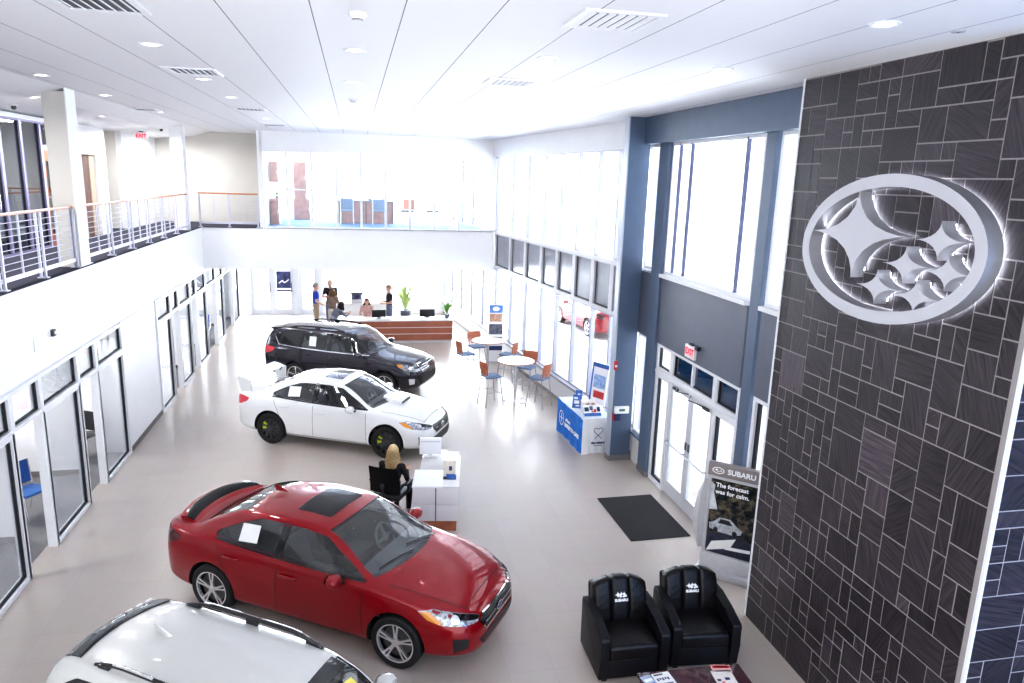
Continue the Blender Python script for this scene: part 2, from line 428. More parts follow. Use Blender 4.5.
# glazed office front, upper level
ym = [9.5, 10.37, 11.24, 12.11, 12.98, 13.85, 14.71, 15.57, 16.45]
for a, b in zip(ym[:-1], ym[1:]):
    window(U, a, PI/2, b-a, ZU, 6.34, 0.045, 0.10, violet_alu, dark_glass, gasket=0.02)
window(U, 16.45, PI/2, 1.0, 5.85, 6.34, 0.045, 0.10, violet_alu, dark_glass, gasket=0.02)
o = sthing('door_21', (U, 16.5, ZU), PI/2)
mb = MB(); mb.box(0, .13, -.025, .025, 0, 1.93); mb.box(.77, .9, -.025, .025, 0, 1.93); mb.box(.13, .77, -.025, .025, 0, .25); mb.box(.13, .77, -.025, .025, 1.72, 1.93)
mb.build('door_leaf', mat('red brown door wood', (0.33,0.10,0.05), .4, noise=.2, scale=5), o, 0)
mb = MB(); mb.box(.13, .77, -.006, .006, .25, 1.72); mb.build('pane', dark_glass, o, 0)
mb = MB(); mb.tube([(.07, -.03, 1.0), (.07, -.08, 1.0), (.17, -.08, 1.0)], .011, 8); mb.build('door_handle', steel, o)
mb = MB(); mb.box(U-.05, U+.05, 16.45, 16.5, ZU, 5.85); mb.box(U-.05, U+.05, 17.4, 17.47, ZU, 6.34); mb.box(U-.05, U+.05, 16.5, 17.4, 5.80, 5.86); struct(mb.build('trim_4', alu, angle=0))
mb = MB(); mb.box(U-.08, U+.08, 9.5, 17.45, 6.33, 6.41); struct(mb.build('trim_5', alu_white, angle=0))
# bulkhead along the balcony edge, columns
mb = MB(); mb.box(-4.80, -4.475, 13.2, 13.62, ZU, 6.65); struct(mb.build('trim_6', beige_paint, angle=0))
mb = MB(); mb.box(-4.475, -4.46, 13.2, 13.62, ZU-.02, 6.70); struct(mb.build('trim_6', white_paint, angle=0))
mb = MB(); mb.box(-4.85, -4.55, 21.6, 22.0, ZU, 6.65); struct(mb.build('trim_7', white_paint, angle=0))
mb = MB(); mb.box(-2.80, -2.68, YB-.05, 25.3, ZU, ZC); struct(mb.build('wall_back', white_paint, angle=0))

# ---- upper lounge front: header + glazed bays
mb = MB(); mb.poly([(-2.7, YB-.05, 6.08), (AX(YB), YB-.05, 6.25), (AX(YB), YB-.05, ZC), (-2.7, YB-.05, ZC)]); 
r = bmesh.ops.extrude_face_region(mb.bm, geom=mb.bm.faces[:])
for v in [g for g in r['geom'] if isinstance(g, bmesh.types.BMVert)]: v.co.y += .15
struct(mb.build('wall_back', white_paint, angle=0))
xm = [-2.68, -1.99, -1.27, -.54, .18, .92, 1.66, 2.43, 3.2, 3.92]
for i, (a, b) in enumerate(zip(xm[:-1], xm[1:])):
    window(a, YB, 0, b-a, ZU, 6.12+0.017*i, 0.035, 0.07, alu_white, clear_glass, trans=((1.15, .05),) if i < 2 else ())
mb = MB(); mb.box(3.92, AX(YB)+.1, YB-.055, YB+.1, ZU, ZC); struct(mb.build('wall_back', white_paint, angle=0))
# back exterior glazing, both storeys
xb = [-2.7, -1.3, 0.1, 1.5, 2.9, 3.75]
for a, b in zip(xb[:-1], xb[1:]): window(a, 29.9, 0, b-a, ZU, 6.6, 0.05, 0.1, alu_white, clear_glass)
mb = MB(); mb.box(-2.8, AX(30), 29.8, 30.0, 6.55, ZC); struct(mb.build('wall_back', white_paint, angle=0))
mb = MB(); mb.box(-2.85, -2.7, 25.4, 30, ZU, ZC); struct(mb.build('wall_left', white_paint, angle=0))
xb = [-1.34, -.1, 1.15, 2.4, 3.7]
for a, b in zip(xb[:-1], xb[1:]): window(a, 29.6, 0, b-a, 0.5, ZF, 0.06, 0.12, alu_white, clear_glass)
mb = MB(); mb.box(-1.34, AX(29.6), 29.5, 29.7, 0, .5); struct(mb.build('wall_back', white_paint, angle=0))
# pale columns between the back doors
for x0, x1 in ((-4.24, -4.05), (-2.43, -2.24), (-1.5, -1.34)):
    mb = MB(); mb.box(x0, x1, 29.45, 29.7, 0, ZF); struct(mb.build('trim_8', alu, angle=0))
def glass_door(name, x0, x1, y, h, m=alu):
    o = sthing(name, (x0, y, 0), 0); w = x1-x0; mb = MB()
    mb.box(0, .13, -.03, .03, 0, h); mb.box(w-.13, w, -.03, .03, 0, h); mb.box(.13, w-.13, -.03, .03, 0, .22); mb.box(.13, w-.13, -.03, .03, h-.12, h)
    mb.build('door_frame', m, o, 0)
    mb = MB(); mb.box(.13, w-.13, -.006, .006, .22, h-.12); mb.build('pane', clear_glass, o, 0)
    mb = MB(); mb.tube([(w-.09, -.03, .9), (w-.09, -.08, .9), (w-.09, -.08, 1.25), (w-.09, -.03, 1.25)], .014, 8); mb.build('door_handle', dark_grey, o)
    return o
glass_door('door_30', -4.05, -3.24, 29.6, ZF); glass_door('door_31', -3.24, -2.43, 29.6, ZF); glass_door('door_32', -2.24, -1.5, 29.6, ZF)
mb = MB(); mb.box(-4.45, -4.24, 29.5, 29.7, 0, 1.0); struct(mb.build('wall_back', alu, angle=0))

# ---- angled window wall on the right (three tiers)
ya = [13.1, 14.6, 15.55, 16.6, 17.67, 18.76, 20.0, 21.3, 22.8, 24.2, 25.6, 27.0, 28.4, 29.7]
spandrel = mat('grey spandrel glass', (0.30, 0.315, 0.36), 0.22, noise=0.12, scale=2, spec=0.7)
fin_m = mat('grey window fin', (0.66,0.66,0.69), .5)
L = 1/0.9927
for y0, y1 in zip(ya[:-1], ya[1:]):
    w = (y1-y0)*L
    window(AX(y0), y0, A_ROT, w, 0.62, 2.73, 0.035, 0.10, grey_mullion, clear_glass, mull=())
    window(AX(y0), y0, A_ROT, w, 3.88, 6.18, 0.025, 0.10, grey_mullion, clear_glass)
    if y1 < 23: window(AX(y0), y0, A_ROT, w, 2.73, 3.88, 0.09, 0.14, fin_m, spandrel, gasket=0.045, paneb=.03, pname='spandrel_panel')
def angled_box(name, y0, y1, o0, o1, z0, z1, m):
    mb = MB(); n = Vector((-.9927, -.1209, 0)); pts = []
    for y, o in ((y0, o0), (y1, o0), (y1, o1), (y0, o1)): p = Vector((AX(y), y, 0))+n*o; pts.append((p.x, p.y))
    mb.prism(pts, z0, z1); return struct(mb.build(name, m, angle=0))
angled_box('wall_right', 13.1, 22.95, -.1, .12, 6.18, ZC, white_paint)
angled_box('wall_right', 22.95, 29.8, -.1, .12, 6.18, ZC, white_paint)
angled_box('wall_right', 13.1, 29.6, -.1, .08, 0, .56, white_paint)
angled_box('trim_9', 13.1, 29.6, -.12, .16, .56, .62, mat('grey window sill', (.36,.37,.42), .4))
angled_box('baseboard_right', 13.1, 29.6, .08, .095, 0, .1, mat('grey brown skirting', (.30,.27,.26), .6))
angled_box('trim_10', 13.1, 22.9, .0, .1, 3.82, 3.9, white_paint)
angled_box('wall_right', 22.95, 29.8, -.1, .05, 2.6, 3.9, white_paint)

# ---- blue column + entry bay
mb = MB(); mb.box(4.945, 5.38, 13.05, 13.24, 0, ZC); struct(mb.build('trim_40', blue_steel, angle=0))
mb = MB(); mb.box(4.93, 5.395, 13.035, 13.255, 0, .11); struct(mb.build('baseboard_right', mat('blue grey skirting', (.2,.19,.2), .5), angle=0))
mb = MB(); mb.box(4.93, 4.96, 13.04, 13.25, .11, ZC); struct(mb.build('trim_41', mat('pale column edge', (.42,.46,.54), .4), angle=0))
mb = MB(); mb.box(5.36, 5.52, 12.15, 12.55, 0, ZC); struct(mb.build('trim_42', blue_steel, angle=0))
mb = MB(); mb.box(5.35, 5.53, 12.14, 12.56, 0, .11); struct(mb.build('baseboard_right', mat('blue grey skirting', (.2,.19,.2), .5), angle=0))
mb = MB(); mb.box(5.40, 5.53, 8.86, 9.10, 0, ZC); struct(mb.build('trim_43', blue_steel, angle=0))
mb = MB(); mb.box(5.26, 5.6, 7.6, 13.2, 6.22, ZC); struct(mb.build('wall_right', blue_steel, angle=0))
mb = MB(); mb.box(5.40, 5.56, 9.15, 12.15, 2.66, 3.87); struct(mb.build('wall_right', blue_panel, angle=0))
mb = MB(); mb.box(5.34, 5.56, 9.15, 12.15, 3.87, 3.93); struct(mb.build('trim_44', white_paint, angle=0))
mb = MB(); mb.box(5.40, 5.56, 7.6, 8.78, 2.66, 3.87); mb.box(5.40, 5.56, 12.55, 13.1, 2.66, 3.87); struct(mb.build('wall_right', blue_panel, angle=0))
mb = MB(); mb.box(5.34, 5.56, 7.6, 8.78, 3.87, 3.93); struct(mb.build('trim_44', white_paint, angle=0))
dkm = mat('indigo mullion', (0.09, 0.10, 0.20), .4)
lt = alu_white
window(XR, 9.15, PI/2, 3.0, 3.93, 6.22, .05, .1, lt, clear_glass, mull=())
struct(MB().box(XR-.05, XR+.0, 11.84, 11.87, 3.98, 6.2).box(XR-.05, XR+.0, 9.62, 9.66, 3.98, 6.2).box(XR-.05, XR+.0, 11.40, 11.43, 3.98, 6.2).build('trim_45', dkm, angle=0))
window(XR, 12.55, PI/2, .55, 3.93, 6.22, .05, .1, lt, clear_glass)
window(XR, 7.6, PI/2, 1.18, 3.93, 6.22, .05, .1, lt, clear_glass)
struct(MB().box(XR-.05, XR+.03, 8.3, 8.34, 3.98, 6.2).build('trim_46', dkm, angle=0))
window(XR, 12.55, PI/2, .55, .62, 2.66, .05, .1, lt, clear_glass)
mb = MB(); mb.box(5.42, 5.56, 12.55, 13.1, 0, .58); struct(mb.build('wall_right', mat('ivory heater panel', (.72,.70,.66), .5), angle=0))
mb = MB(); mb.box(5.36, 5.58, 12.55, 13.05, .58, .63); struct(mb.build('trim_47', blue_steel, angle=0))
# sidelights, transoms and the double door
window(XR, 11.5, PI/2, .65, 0, 2.1, .07, .12, lt, clear_glass, gasket=.05)
window(XR, 9.15, PI/2, .75, 0, 2.1, .07, .12, lt, clear_glass, gasket=.05)
window(XR, 11.5, PI/2, .65, 2.16, 2.66, .06, .12, lt, clear_glass, gasket=.03)
window(XR, 9.9, PI/2, 1.6, 2.16, 2.66, .06, .12, lt, blue_refl_glass, mull=((.8, .05),), gasket=.03)
window(XR, 9.15, PI/2, .75, 2.16, 2.66, .06, .12, lt, blue_refl_glass, gasket=.03)
window(XR, 7.6, PI/2, 1.18, 0.0, 2.66, .07, .12, lt, clear_glass, gasket=.05)
mb = MB(); mb.box(XR-.07, XR+.07, 9.15, 12.15, 2.1, 2.16); struct(mb.build('trim_48', lt, angle=0))
for k, (y0, sgn) in enumerate(((9.9, 1), (11.5, -1))):
    o = sthing('door_%d' % (40+k), (XR, y0, 0), PI/2 if sgn > 0 else -PI/2); w = .795; s2 = sgn
    mb = MB(); mb.box(0.01, .11, -.025, .025, .01, 2.09); mb.box(w-.09, w, -.025, .025, .01, 2.09); mb.box(.11, w-.09, -.025, .025, .01, .26); mb.box(.11, w-.09, -.025, .025, 1.98, 2.09)
    mb.build('door_frame', alu, o, 0)
    mb = MB(); mb.box(.11, w-.09, -.006, .006, .26, 1.98); mb.build('pane', clear_glass, o, 0)
    mb = MB(); mb.tube([(.06, .03*s2, 1.0), (.06, .09*s2, 1.0), (w-.05, .09*s2, 1.0), (w-.05, .03*s2, 1.0)], .017, 8); mb.build('push_bar', steel, o)
    mb = MB(); mb.box(.14, .32, .03*s2 if s2 > 0 else -.07, .07 if s2 > 0 else -.03, 2.0, 2.04); mb.tube([(.3, .06*s2, 2.04), (.55, .2*s2, 2.07), (.75, .06*s2, 2.08)], .01, 6); mb.build('door_closer', dark_grey, o, 0)
    mb = MB(); mb.box(w-.085, w-.02, .025*s2 if s2 > 0 else -.035, .035 if s2 > 0 else -.025, 1.08, 1.22); mb.build('lock_plate', dark_grey, o, 0)

# ---- stone pier: individual cut slates in grout
def stone_mat(name, c):
    m, nt, b = nodemat(name)
    at = nt.nodes.new('ShaderNodeAttribute'); at.attribute_name = 'tone'
    tc = nt.nodes.new('ShaderNodeUVMap')
    wv = nt.nodes.new('ShaderNodeTexNoise'); wv.inputs['Scale'].default_value = 9.0; wv.inputs['Detail'].default_value = 5; wv.inputs['Roughness'].default_value = .62
    mp = nt.nodes.new('ShaderNodeMapping'); mp.inputs['Scale'].default_value = (0.28, 5.0, 1)
    nt.links.new(tc.outputs[0], mp.inputs[0]); nt.links.new(mp.outputs[0], wv.inputs['Vector'])
    rp = nt.nodes.new('ShaderNodeValToRGB')
    rp.color_ramp.elements[0].position = .36; rp.color_ramp.elements[1].position = .68
    rp.color_ramp.elements[0].color = (c[0]*.35, c[1]*.35, c[2]*.38, 1); rp.color_ramp.elements[1].color = (c[0]*1.6, c[1]*1.55, c[2]*1.5, 1)
    nt.links.new(wv.outputs['Fac'], rp.inputs[0])
    mx = nt.nodes.new('ShaderNodeMix'); mx.data_type = 'RGBA'; mx.blend_type = 'MULTIPLY'; mx.inputs[0].default_value = 1
    nt.links.new(rp.outputs[0], mx.inputs[6]); nt.links.new(at.outputs['Color'], mx.inputs[7])
    nt.links.new(mx.outputs[2], b.inputs['Base Color']); b.inputs['Roughness'].default_value = .45
    bp = nt.nodes.new('ShaderNodeBump'); bp.inputs['Strength'].default_value = .35; bp.inputs['Distance'].default_value = .01
    nt.links.new(wv.outputs['Fac'], bp.inputs['Height']); nt.links.new(bp.outputs[0], b.inputs['Normal'])
    return m
slate = stone_mat('dark slate', (0.033, 0.0265, 0.032)); grout = mat('pale grout', (0.34, 0.315, 0.315), .8)
def ashlar(name, W, H, M, unit, seed, parent=None):
    rnd = random.Random(seed); nx = int(round(W/unit)); nz = int(math.ceil(H/unit)); used = set(); tiles = []
    opts = [(1,1)]*4+[(2,1)]*4+[(1,2)]*3+[(2,2)]*6+[(2,3)]*1+[(3,2)]*2+[(3,3)]
    for j in range(nz):
        for i in range(nx):
            if (i, j) in used: continue
            for _ in range(12):
                w, h = rnd.choice(opts)
                cells = [(i+a, j+b) for a in range(w) for b in range(h)]
                if i+w <= nx and j+h <= nz and not any(c in used for c in cells): break
            else: w = h = 1; cells = [(i, j)]
            used.update(cells); tiles.append((i*unit, j*unit, w*unit, h*unit))
    bm = bmesh.new(); uv = bm.loops.layers.uv.new('UVMap'); col = bm.loops.layers.float_color.new('tone'); g = .0068
    for x, z, w, h in tiles:
        z1 = min(z+h, H); d = rnd.uniform(.002, .006)
        if z1-z < .03: continue
        q = [(x+g, z+g), (x+w-g, z+g), (x+w-g, z1-g), (x+g, z1-g)]
        top = [bm.verts.new(M @ Vector((a, b, d))) for a, b in q]; bot = [bm.verts.new(M @ Vector((a, b, 0))) for a, b in q]
        fs = [bm.faces.new(top)]+[bm.faces.new((bot[k], bot[(k+1) % 4], top[(k+1) % 4], top[k])) for k in range(4)]
        ang = rnd.choice([0, .25, .5, .8, 1.2, 1.57, 2.0, 2.4]); ox, oy = rnd.uniform(0, 50), rnd.uniform(0, 50); t = rnd.uniform(.75, 1.45)
        if rnd.random() < .04: t *= 1.9
        for f in fs:
            for l in f.loops:
                p = M.inverted() @ l.vert.co
                l[uv].uv = (ox+p.x*math.cos(ang)-p.y*math.sin(ang), oy+p.x*math.sin(ang)+p.y*math.cos(ang)); l[col] = (t, t, t*rnd.choice([1, 1.0, 1.06]), 1)
    me = bpy.data.meshes.new(name); bm.to_mesh(me); bm.free()
    return link(name, me, slate, parent, 0)
mb = MB(); mb.box(XS, 6.3, 4.38, 7.64, 0, ZC); pier = struct(mb.build('wall_right', grout, angle=0))
# left-looking face (local x runs along -Y so tiles read left to right)
ashlar('stone_facing', 7.64-4.38, ZC, frame_M((XS, 7.64, 0), (0, -1, 0), (0, 0, 1)), .152, 5, pier)
ashlar('stone_facing', 1.3, ZC, frame_M((XS+.02, 4.38, 0), (1, 0, 0), (0, 0, 1)), .152, 9, pier)
mb = MB(); mb.box(XS-.016, XS+.012, 4.362, 4.39, 0, ZC); mb.box(XS-.016, XS+.012, 7.63, 7.655, 0, ZC); mb.build('edge_trim', alu_white, pier, 0)
mb = MB(); mb.box(5.3, 6.3, 7.64, 7.66, 0, ZC); struct(mb.build('wall_right', blue_panel, angle=0))
mb = MB(); mb.box(6.3, 6.4, 1.0, 4.38, 0, ZC); mb.box(5.2, 6.3, 1.0, 1.1, 0, ZC); struct(mb.build('wall_right', blue_panel, angle=0))  # unseen walls added to keep sky light off the pier's end face
# ---- ground outside
mb = MB(); mb.box(6.2, 60, -5, 60, -.2, -.06); mb.box(-12, 6.2, 30.0, 60, -.2, -.06)
mb.poly([(XR, 7, -.06), (6.2, 7, -.06), (6.2, 30, -.06), (AX(30), 30, -.06)]); struct(mb.build('floor', mat('pale concrete paving', (.62,.63,.65), .8, noise=.06, scale=2), angle=0))
# ================================================================ CARS
paint_red = mat('red metallic paint', (0.27, 0.0015, 0.008), 0.35, 0.25, noise=0.03, scale=200, coat=1.0, spec=.1)
spoiler_black = mat('satin black spoiler', (0.006,0.006,0.008), .25, spec=.25)
paint_white2 = mat('cool white paint', (0.56, 0.56, 0.55), 0.25, noise=0.01, coat=1.0)
paint_white = mat('pearl white paint', (0.80, 0.80, 0.80), 0.25, noise=0.01, coat=1.0)
paint_dark = mat('dark grey metallic paint', (0.022, 0.018, 0.030), 0.25, 0.5, noise=0.05, scale=200, coat=1.0)
paint_red_out = mat('sunlit red paint', (0.55, 0.04, 0.06), 0.3, noise=0.02, coat=.8)
cabin = mat('dark cabin lining', (0.02, 0.02, 0.022), 0.8)
seat_grey = mat('grey car seat cloth', (0.16, 0.155, 0.15), 0.85, noise=0.15, scale=40)
dash_grey = mat('charcoal dashboard', (0.10, 0.10, 0.105), 0.6)
rubber = mat('tyre rubber', (0.013, 0.013, 0.014), 0.75, noise=0.15)
alloy = mat('machined alloy', (0.78, 0.78, 0.80), 0.22, 0.85)
alloy_black = mat('black alloy', (0.05, 0.05, 0.055), 0.3, coat=.5)
rim_dark = mat('dark wheel well', (0.01, 0.01, 0.01), 0.7)
caliper_y = mat('yellow green brake caliper', (0.62, 0.75, 0.03), 0.4)
lamp_clear = mat('clear headlamp', (0.36, 0.38, 0.42), 0.12, 0.3, noise=0.75, scale=26, coat=1)
lamp_amber = mat('amber lamp', (0.75, 0.28, 0.02), 0.2, coat=1)
lamp_red = mat('red tail lamp', (0.07, 0.002, 0.005), 0.12, noise=.3, scale=30, coat=1)
lamp_red_b = mat('bright red tail lamp', (0.65, 0.02, 0.04), 0.15, noise=.3, scale=30, coat=1)
seam_m = mat('shut line', (0.01, 0.006, 0.006), 0.8)
sunroof_m = mat('dark sunroof glass', (0.008, 0.006, 0.008), 0.10, spec=.3, coat=.15)
plate_yellow = mat('yellow sticker', (0.75, 0.65, 0.12), 0.6)

def fillet(pts, rad, n=3):
    out = [pts[0]]
    for i in range(1, len(pts)-1):
        p0, p, p1 = Vector(pts[i-1]), Vector(pts[i]), Vector(pts[i+1])
        a, b = p0-p, p1-p; la, lb = max(a.length, 1e-6), max(b.length, 1e-6)
        ra, rb = min(rad[i], la*.47), min(rad[i], lb*.47)
        A, B = p+a/la*ra, p+b/lb*rb
        for k in range(n+1):
            t = k/n; q = A*(1-t)**2+p*2*t*(1-t)+B*t*t; out.append((q.x, q.y))
    out.append(pts[-1]); return out

class Shape:
    def __init__(s, P):
        s.P = P; s.f = {k: pchip(v) for k, v in P['curves'].items()}
        xs = [v[0] for v in P['curves']['ymax']]; s.x0, s.x1 = min(xs), max(xs)
    def sec(s, x, inset=0.0, zb=None):
        f = {k: g(x) for k, g in s.f.items()}
        ym, b, zm, zs, ys, yr, zr, zt = (f[k] for k in ('ymax','zb','zmid','zs','ys','yr','zr','zt'))
        if inset: ym -= inset; ys -= inset; yr -= inset*.9; zr -= inset*.75; zt -= inset*.75; b = zb
        pts = [(0, b), (max(ym-.14, ym*.7), b), (ym-.012, b+.09*min(1, (zs-b)/.5)), (ym, zm), (ys+(ym-ys)*.45, zm+(zs-zm)*.72), (ys, zs), (yr, zr), (yr*.55, zr+.72*(zt-zr)), (0, zt)]
        rad = [0, .05, .06, .12, .10, s.P.get('rs', .03), s.P.get('rr', .07), .2, 0]
        return fillet(pts, rad)
    def mesh(s, stations, inset=0.0, zb=None, flip=False, bm=None, mi=0):
        bm = bm or bmesh.new(); rings = []
        for x in stations:
            h = s.sec(x, inset, zb)
            ring = [bm.verts.new((x, y, z)) for y, z in h]+[bm.verts.new((x, -y, z)) for y, z in h[-2:0:-1]]
            rings.append(ring)
        n = len(rings[0]); fs = []
        for A, B in zip(rings[:-1], rings[1:]):
            for k in range(n): fs.append(bm.faces.new((A[k], A[(k+1) % n], B[(k+1) % n], B[k])))
        fs.append(bm.faces.new(rings[0][::-1])); fs.append(bm.faces.new(rings[-1]))
        for f in fs:
            f.material_index = mi
        return bm

def stations(x0, x1, d=.055):
    out = [x0]; x = x0
    while x < x1-1e-6:
        e = min(x-x0, x1-x); step = .012 if e < .05 else (.025 if e < .2 else d)
        x = min(x+step, x1)
        if x1-x < .006: x = x1
        out.append(x)
    return out

class Car:
    def __init__(s, P, label, cat='car', group=None):
        s.P = P; s.S = Shape(P)
        s.root = thing(P['name'], label, cat, (0,0,0), 0, group)
        bm = s.S.mesh(stations(s.S.x0, s.S.x1)); bmesh.ops.recalc_face_normals(bm, faces=bm.faces)
        s.bvh = BVHTree.FromBMesh(bm)
        s.body_bm = bm
    # -- projection helpers
    def plane(s, k):
        if k == 'R': return lambda a, b: (Vector((a, -5, b)), Vector((0, 1, 0)))
        if k == 'L': return lambda a, b: (Vector((a, 5, b)), Vector((0, -1, 0)))
        if k == 'F': return lambda a, b: (Vector((6, a, b)), Vector((-1, 0, 0)))
        if k == 'B': return lambda a, b: (Vector((-6, a, b)), Vector((1, 0, 0)))
        if k == 'T': return lambda a, b: (Vector((a, b, 5)), Vector((0, 0, -1)))
        ang, = k[1:]   # ('D', angle): horizontal direction
        n = Vector((math.cos(ang), math.sin(ang), 0)); t = Vector((-math.sin(ang), math.cos(ang), 0))
        return lambda a, b: (t*a+n*6+Vector((0, 0, b)), -n)
    def hit(s, k, a, b, off=0.0):
        o, d = s.plane(k)(a, b); h = s.bvh.ray_cast(o, d)
        p = h[0]
        if p is None:
            p = s.bvh.find_nearest(o+d*(6 if k not in ('T',) else 4))[0]
        return p-d*off
    def patch_bm(s, bm, k, outline, off, res=.06, mi=0):
        t = bmesh.new(); t.faces.new([t.verts.new((a, b, 0)) for a, b in outline])
        xs = [p[0] for p in outline]; ys = [p[1] for p in outline]
        for lo, hi, no in ((min(xs), max(xs), (1,0,0)), (min(ys), max(ys), (0,1,0))):
            n = int((hi-lo)/res)
            for i in range(1, n+1):
                c = lo+(hi-lo)*i/(n+1); co = (c, 0, 0) if no[0] else (0, c, 0)
                bmesh.ops.bisect_plane(t, geom=t.verts[:]+t.edges[:]+t.faces[:], plane_co=co, plane_no=no)
        for v in t.verts: v.co = s.hit(k, v.co.x, v.co.y, off)
        for f in t.faces: f.material_index = mi
        me = bpy.data.meshes.new('t'); t.to_mesh(me); t.free(); bm.from_mesh(me); bpy.data.meshes.remove(me)
    def patch(s, name, k, outline, m, off=.004, res=.06, parent=None):
        bm = bmesh.new(); s.patch_bm(bm, k, outline, off, res)
        # orient outwards
        d = s.plane(k)(0, 0)[1]
        for f in bm.faces:
            f.normal_update()
            if f.normal.dot(d) > 0: f.normal_flip()
        me = bpy.data.meshes.new(name); bm.to_mesh(me); bm.free()
        return link(name, me, m, parent or s.root, 60)
    def ribbon(s, bm, k, pts, w=.007, off=.0015, mi=0, step=.04):
        P = []
        for (a0, b0), (a1, b1) in zip(pts[:-1], pts[1:]):
            n = max(1, int(math.hypot(a1-a0, b1-b0)/step))
            for i in range(n): P.append((a0+(a1-a0)*i/n, b0+(b1-b0)*i/n))
        P.append(pts[-1]); L = []; Rr = []
        for i, p in enumerate(P):
            q0 = P[max(i-1, 0)]; q1 = P[min(i+1, len(P)-1)]; dx, dy = q1[0]-q0[0], q1[1]-q0[1]; l = math.hypot(dx, dy) or 1
            nx, ny = -dy/l*w/2, dx/l*w/2
            L.append(bm.verts.new(s.hit(k, p[0]+nx, p[1]+ny, off))); Rr.append(bm.verts.new(s.hit(k, p[0]-nx, p[1]-ny, off)))
        for i in range(len(P)-1):
            f = bm.faces.new((L[i], L[i+1], Rr[i+1], Rr[i])); f.material_index = mi
    # -- the shell with cut-outs, split into panels
    def shell(s):
        P = s.P; bm = s.body_bm
        cav = bmesh.new(); s.S.mesh(stations(P['cab'][0], P['cab'][1], .07), .055, .34, bm=cav, mi=1)
        bmesh.ops.recalc_face_normals(cav, faces=cav.faces); bmesh.ops.reverse_faces(cav, faces=cav.faces)
        me = bpy.data.meshes.new('c'); cav.to_mesh(me); cav.free(); bm.from_mesh(me); bpy.data.meshes.remove(me)
        me = bpy.data.meshes.new('shell'); bm.to_mesh(me); bm.free()
        me.materials.append(P['paint']); me.materials.append(cabin)
        o = bpy.data.objects.new('shell', me); C.objects.link(o)
        Mxz = Matrix(((1,0,0,0),(0,0,1,0),(0,1,0,0),(0,0,0,1)))          # (x, z) polygon extruded along y
        c1 = MB(); c2 = MB(); c3 = MB(); c1.mi = c2.mi = c3.mi = 1
        for poly in P['side_windows'].values(): c1.prism(round_poly(poly, .035), -1.3, 1.3, Mxz)
        c2.prism(P['ws'], P['ws_z0'], 2.2)
        if P.get('rw_plane', 'T') == 'T': c2.prism(P['rw'], P['rw_z0'], 2.2)
        else: c2.prism(P['rw'], P['rw_x'][0], P['rw_x'][1], Matrix(((0,0,1,0),(1,0,0,0),(0,1,0,0),(0,0,0,1))))
        for ax in P['axles']:
            for sg in (1, -1): c3.cyl((ax, sg*.50, P['wr']+.005), (ax, sg*1.3, P['wr']+.005), P['wr']+.05, n=44)
        for cut in (c1, c2, c3):
            bmesh.ops.recalc_face_normals(cut.bm, faces=cut.bm.faces)
            co = cut.build('cut', [P['paint'], cabin], None, 0, fix=False)
            md = o.modifiers.new('b', 'BOOLEAN'); md.operation = 'DIFFERENCE'; md.object = co; md.solver = 'EXACT'
            nm = evaluated_mesh(o); bpy.data.objects.remove(co); o.modifiers.clear(); o.data = nm
        nm = o.data; bpy.data.objects.remove(o)
        bm = bmesh.new(); bm.from_mesh(nm); bpy.data.meshes.remove(nm)
        G = lambda: bm.verts[:]+bm.edges[:]+bm.faces[:]
        for (x0, z0), (x1, z1) in P['door_lines']:
            d = Vector((x1-x0, 0, z1-z0)); no = Vector((d.z, 0, -d.x)).normalized()
            bmesh.ops.bisect_plane(bm, geom=G(), plane_co=(x0, 0, z0), plane_no=no)
        bmesh.ops.bisect_plane(bm, geom=G(), plane_co=(0, 0, P['sill']), plane_no=(0, 0, 1))
        bmesh.ops.bisect_plane(bm, geom=G(), plane_co=(P['hood_x'][1], 0, 0), plane_no=(1, 0, 0))
        bm.normal_update()
        def linex(l, z): (x0, z0), (x1, z1) = l; return x0+(x1-x0)*(z-z0)/(z1-z0)
        dl = P['door_lines']; f = s.S.f; groups = {}
        for fc in bm.faces:
            c = fc.calc_center_median(); n = fc.normal; key = 'body'
            if fc.material_index == 0:
                if P['sill'] < c.z < f['zs'](c.x)-.004 and abs(n.y) > .5 and n.y*c.y > 0 and abs(c.y) > .55:
                    side = 'L' if c.y > 0 else 'R'
                    if linex(dl[1], c.z) < c.x < linex(dl[0], c.z): key = 'door_front'+side
                    elif linex(dl[2], c.z) < c.x < linex(dl[1], c.z): key = 'door_rear'+side
                elif P['hood_x'][0] < c.x < P['hood_x'][1] and abs(c.y) < f['yr'](c.x)-.012 and n.z > .25: key = 'hood'
                elif c.x < P['lid_x'] and P.get('lid') == 'trunk_lid' and abs(c.y) < f['yr'](c.x)-.012 and n.z > .35: key = 'lid'
                elif P.get('lid') == 'tailgate' and c.x < P['lid_x'] and n.x < -.35 and abs(c.y) < P['lid_y'] and c.z > .55: key = 'lid'
            groups.setdefault(key, []).append(fc)
        names = {'body': 'body', 'hood': 'hood', 'lid': P.get('lid')}
        s.parts = {}
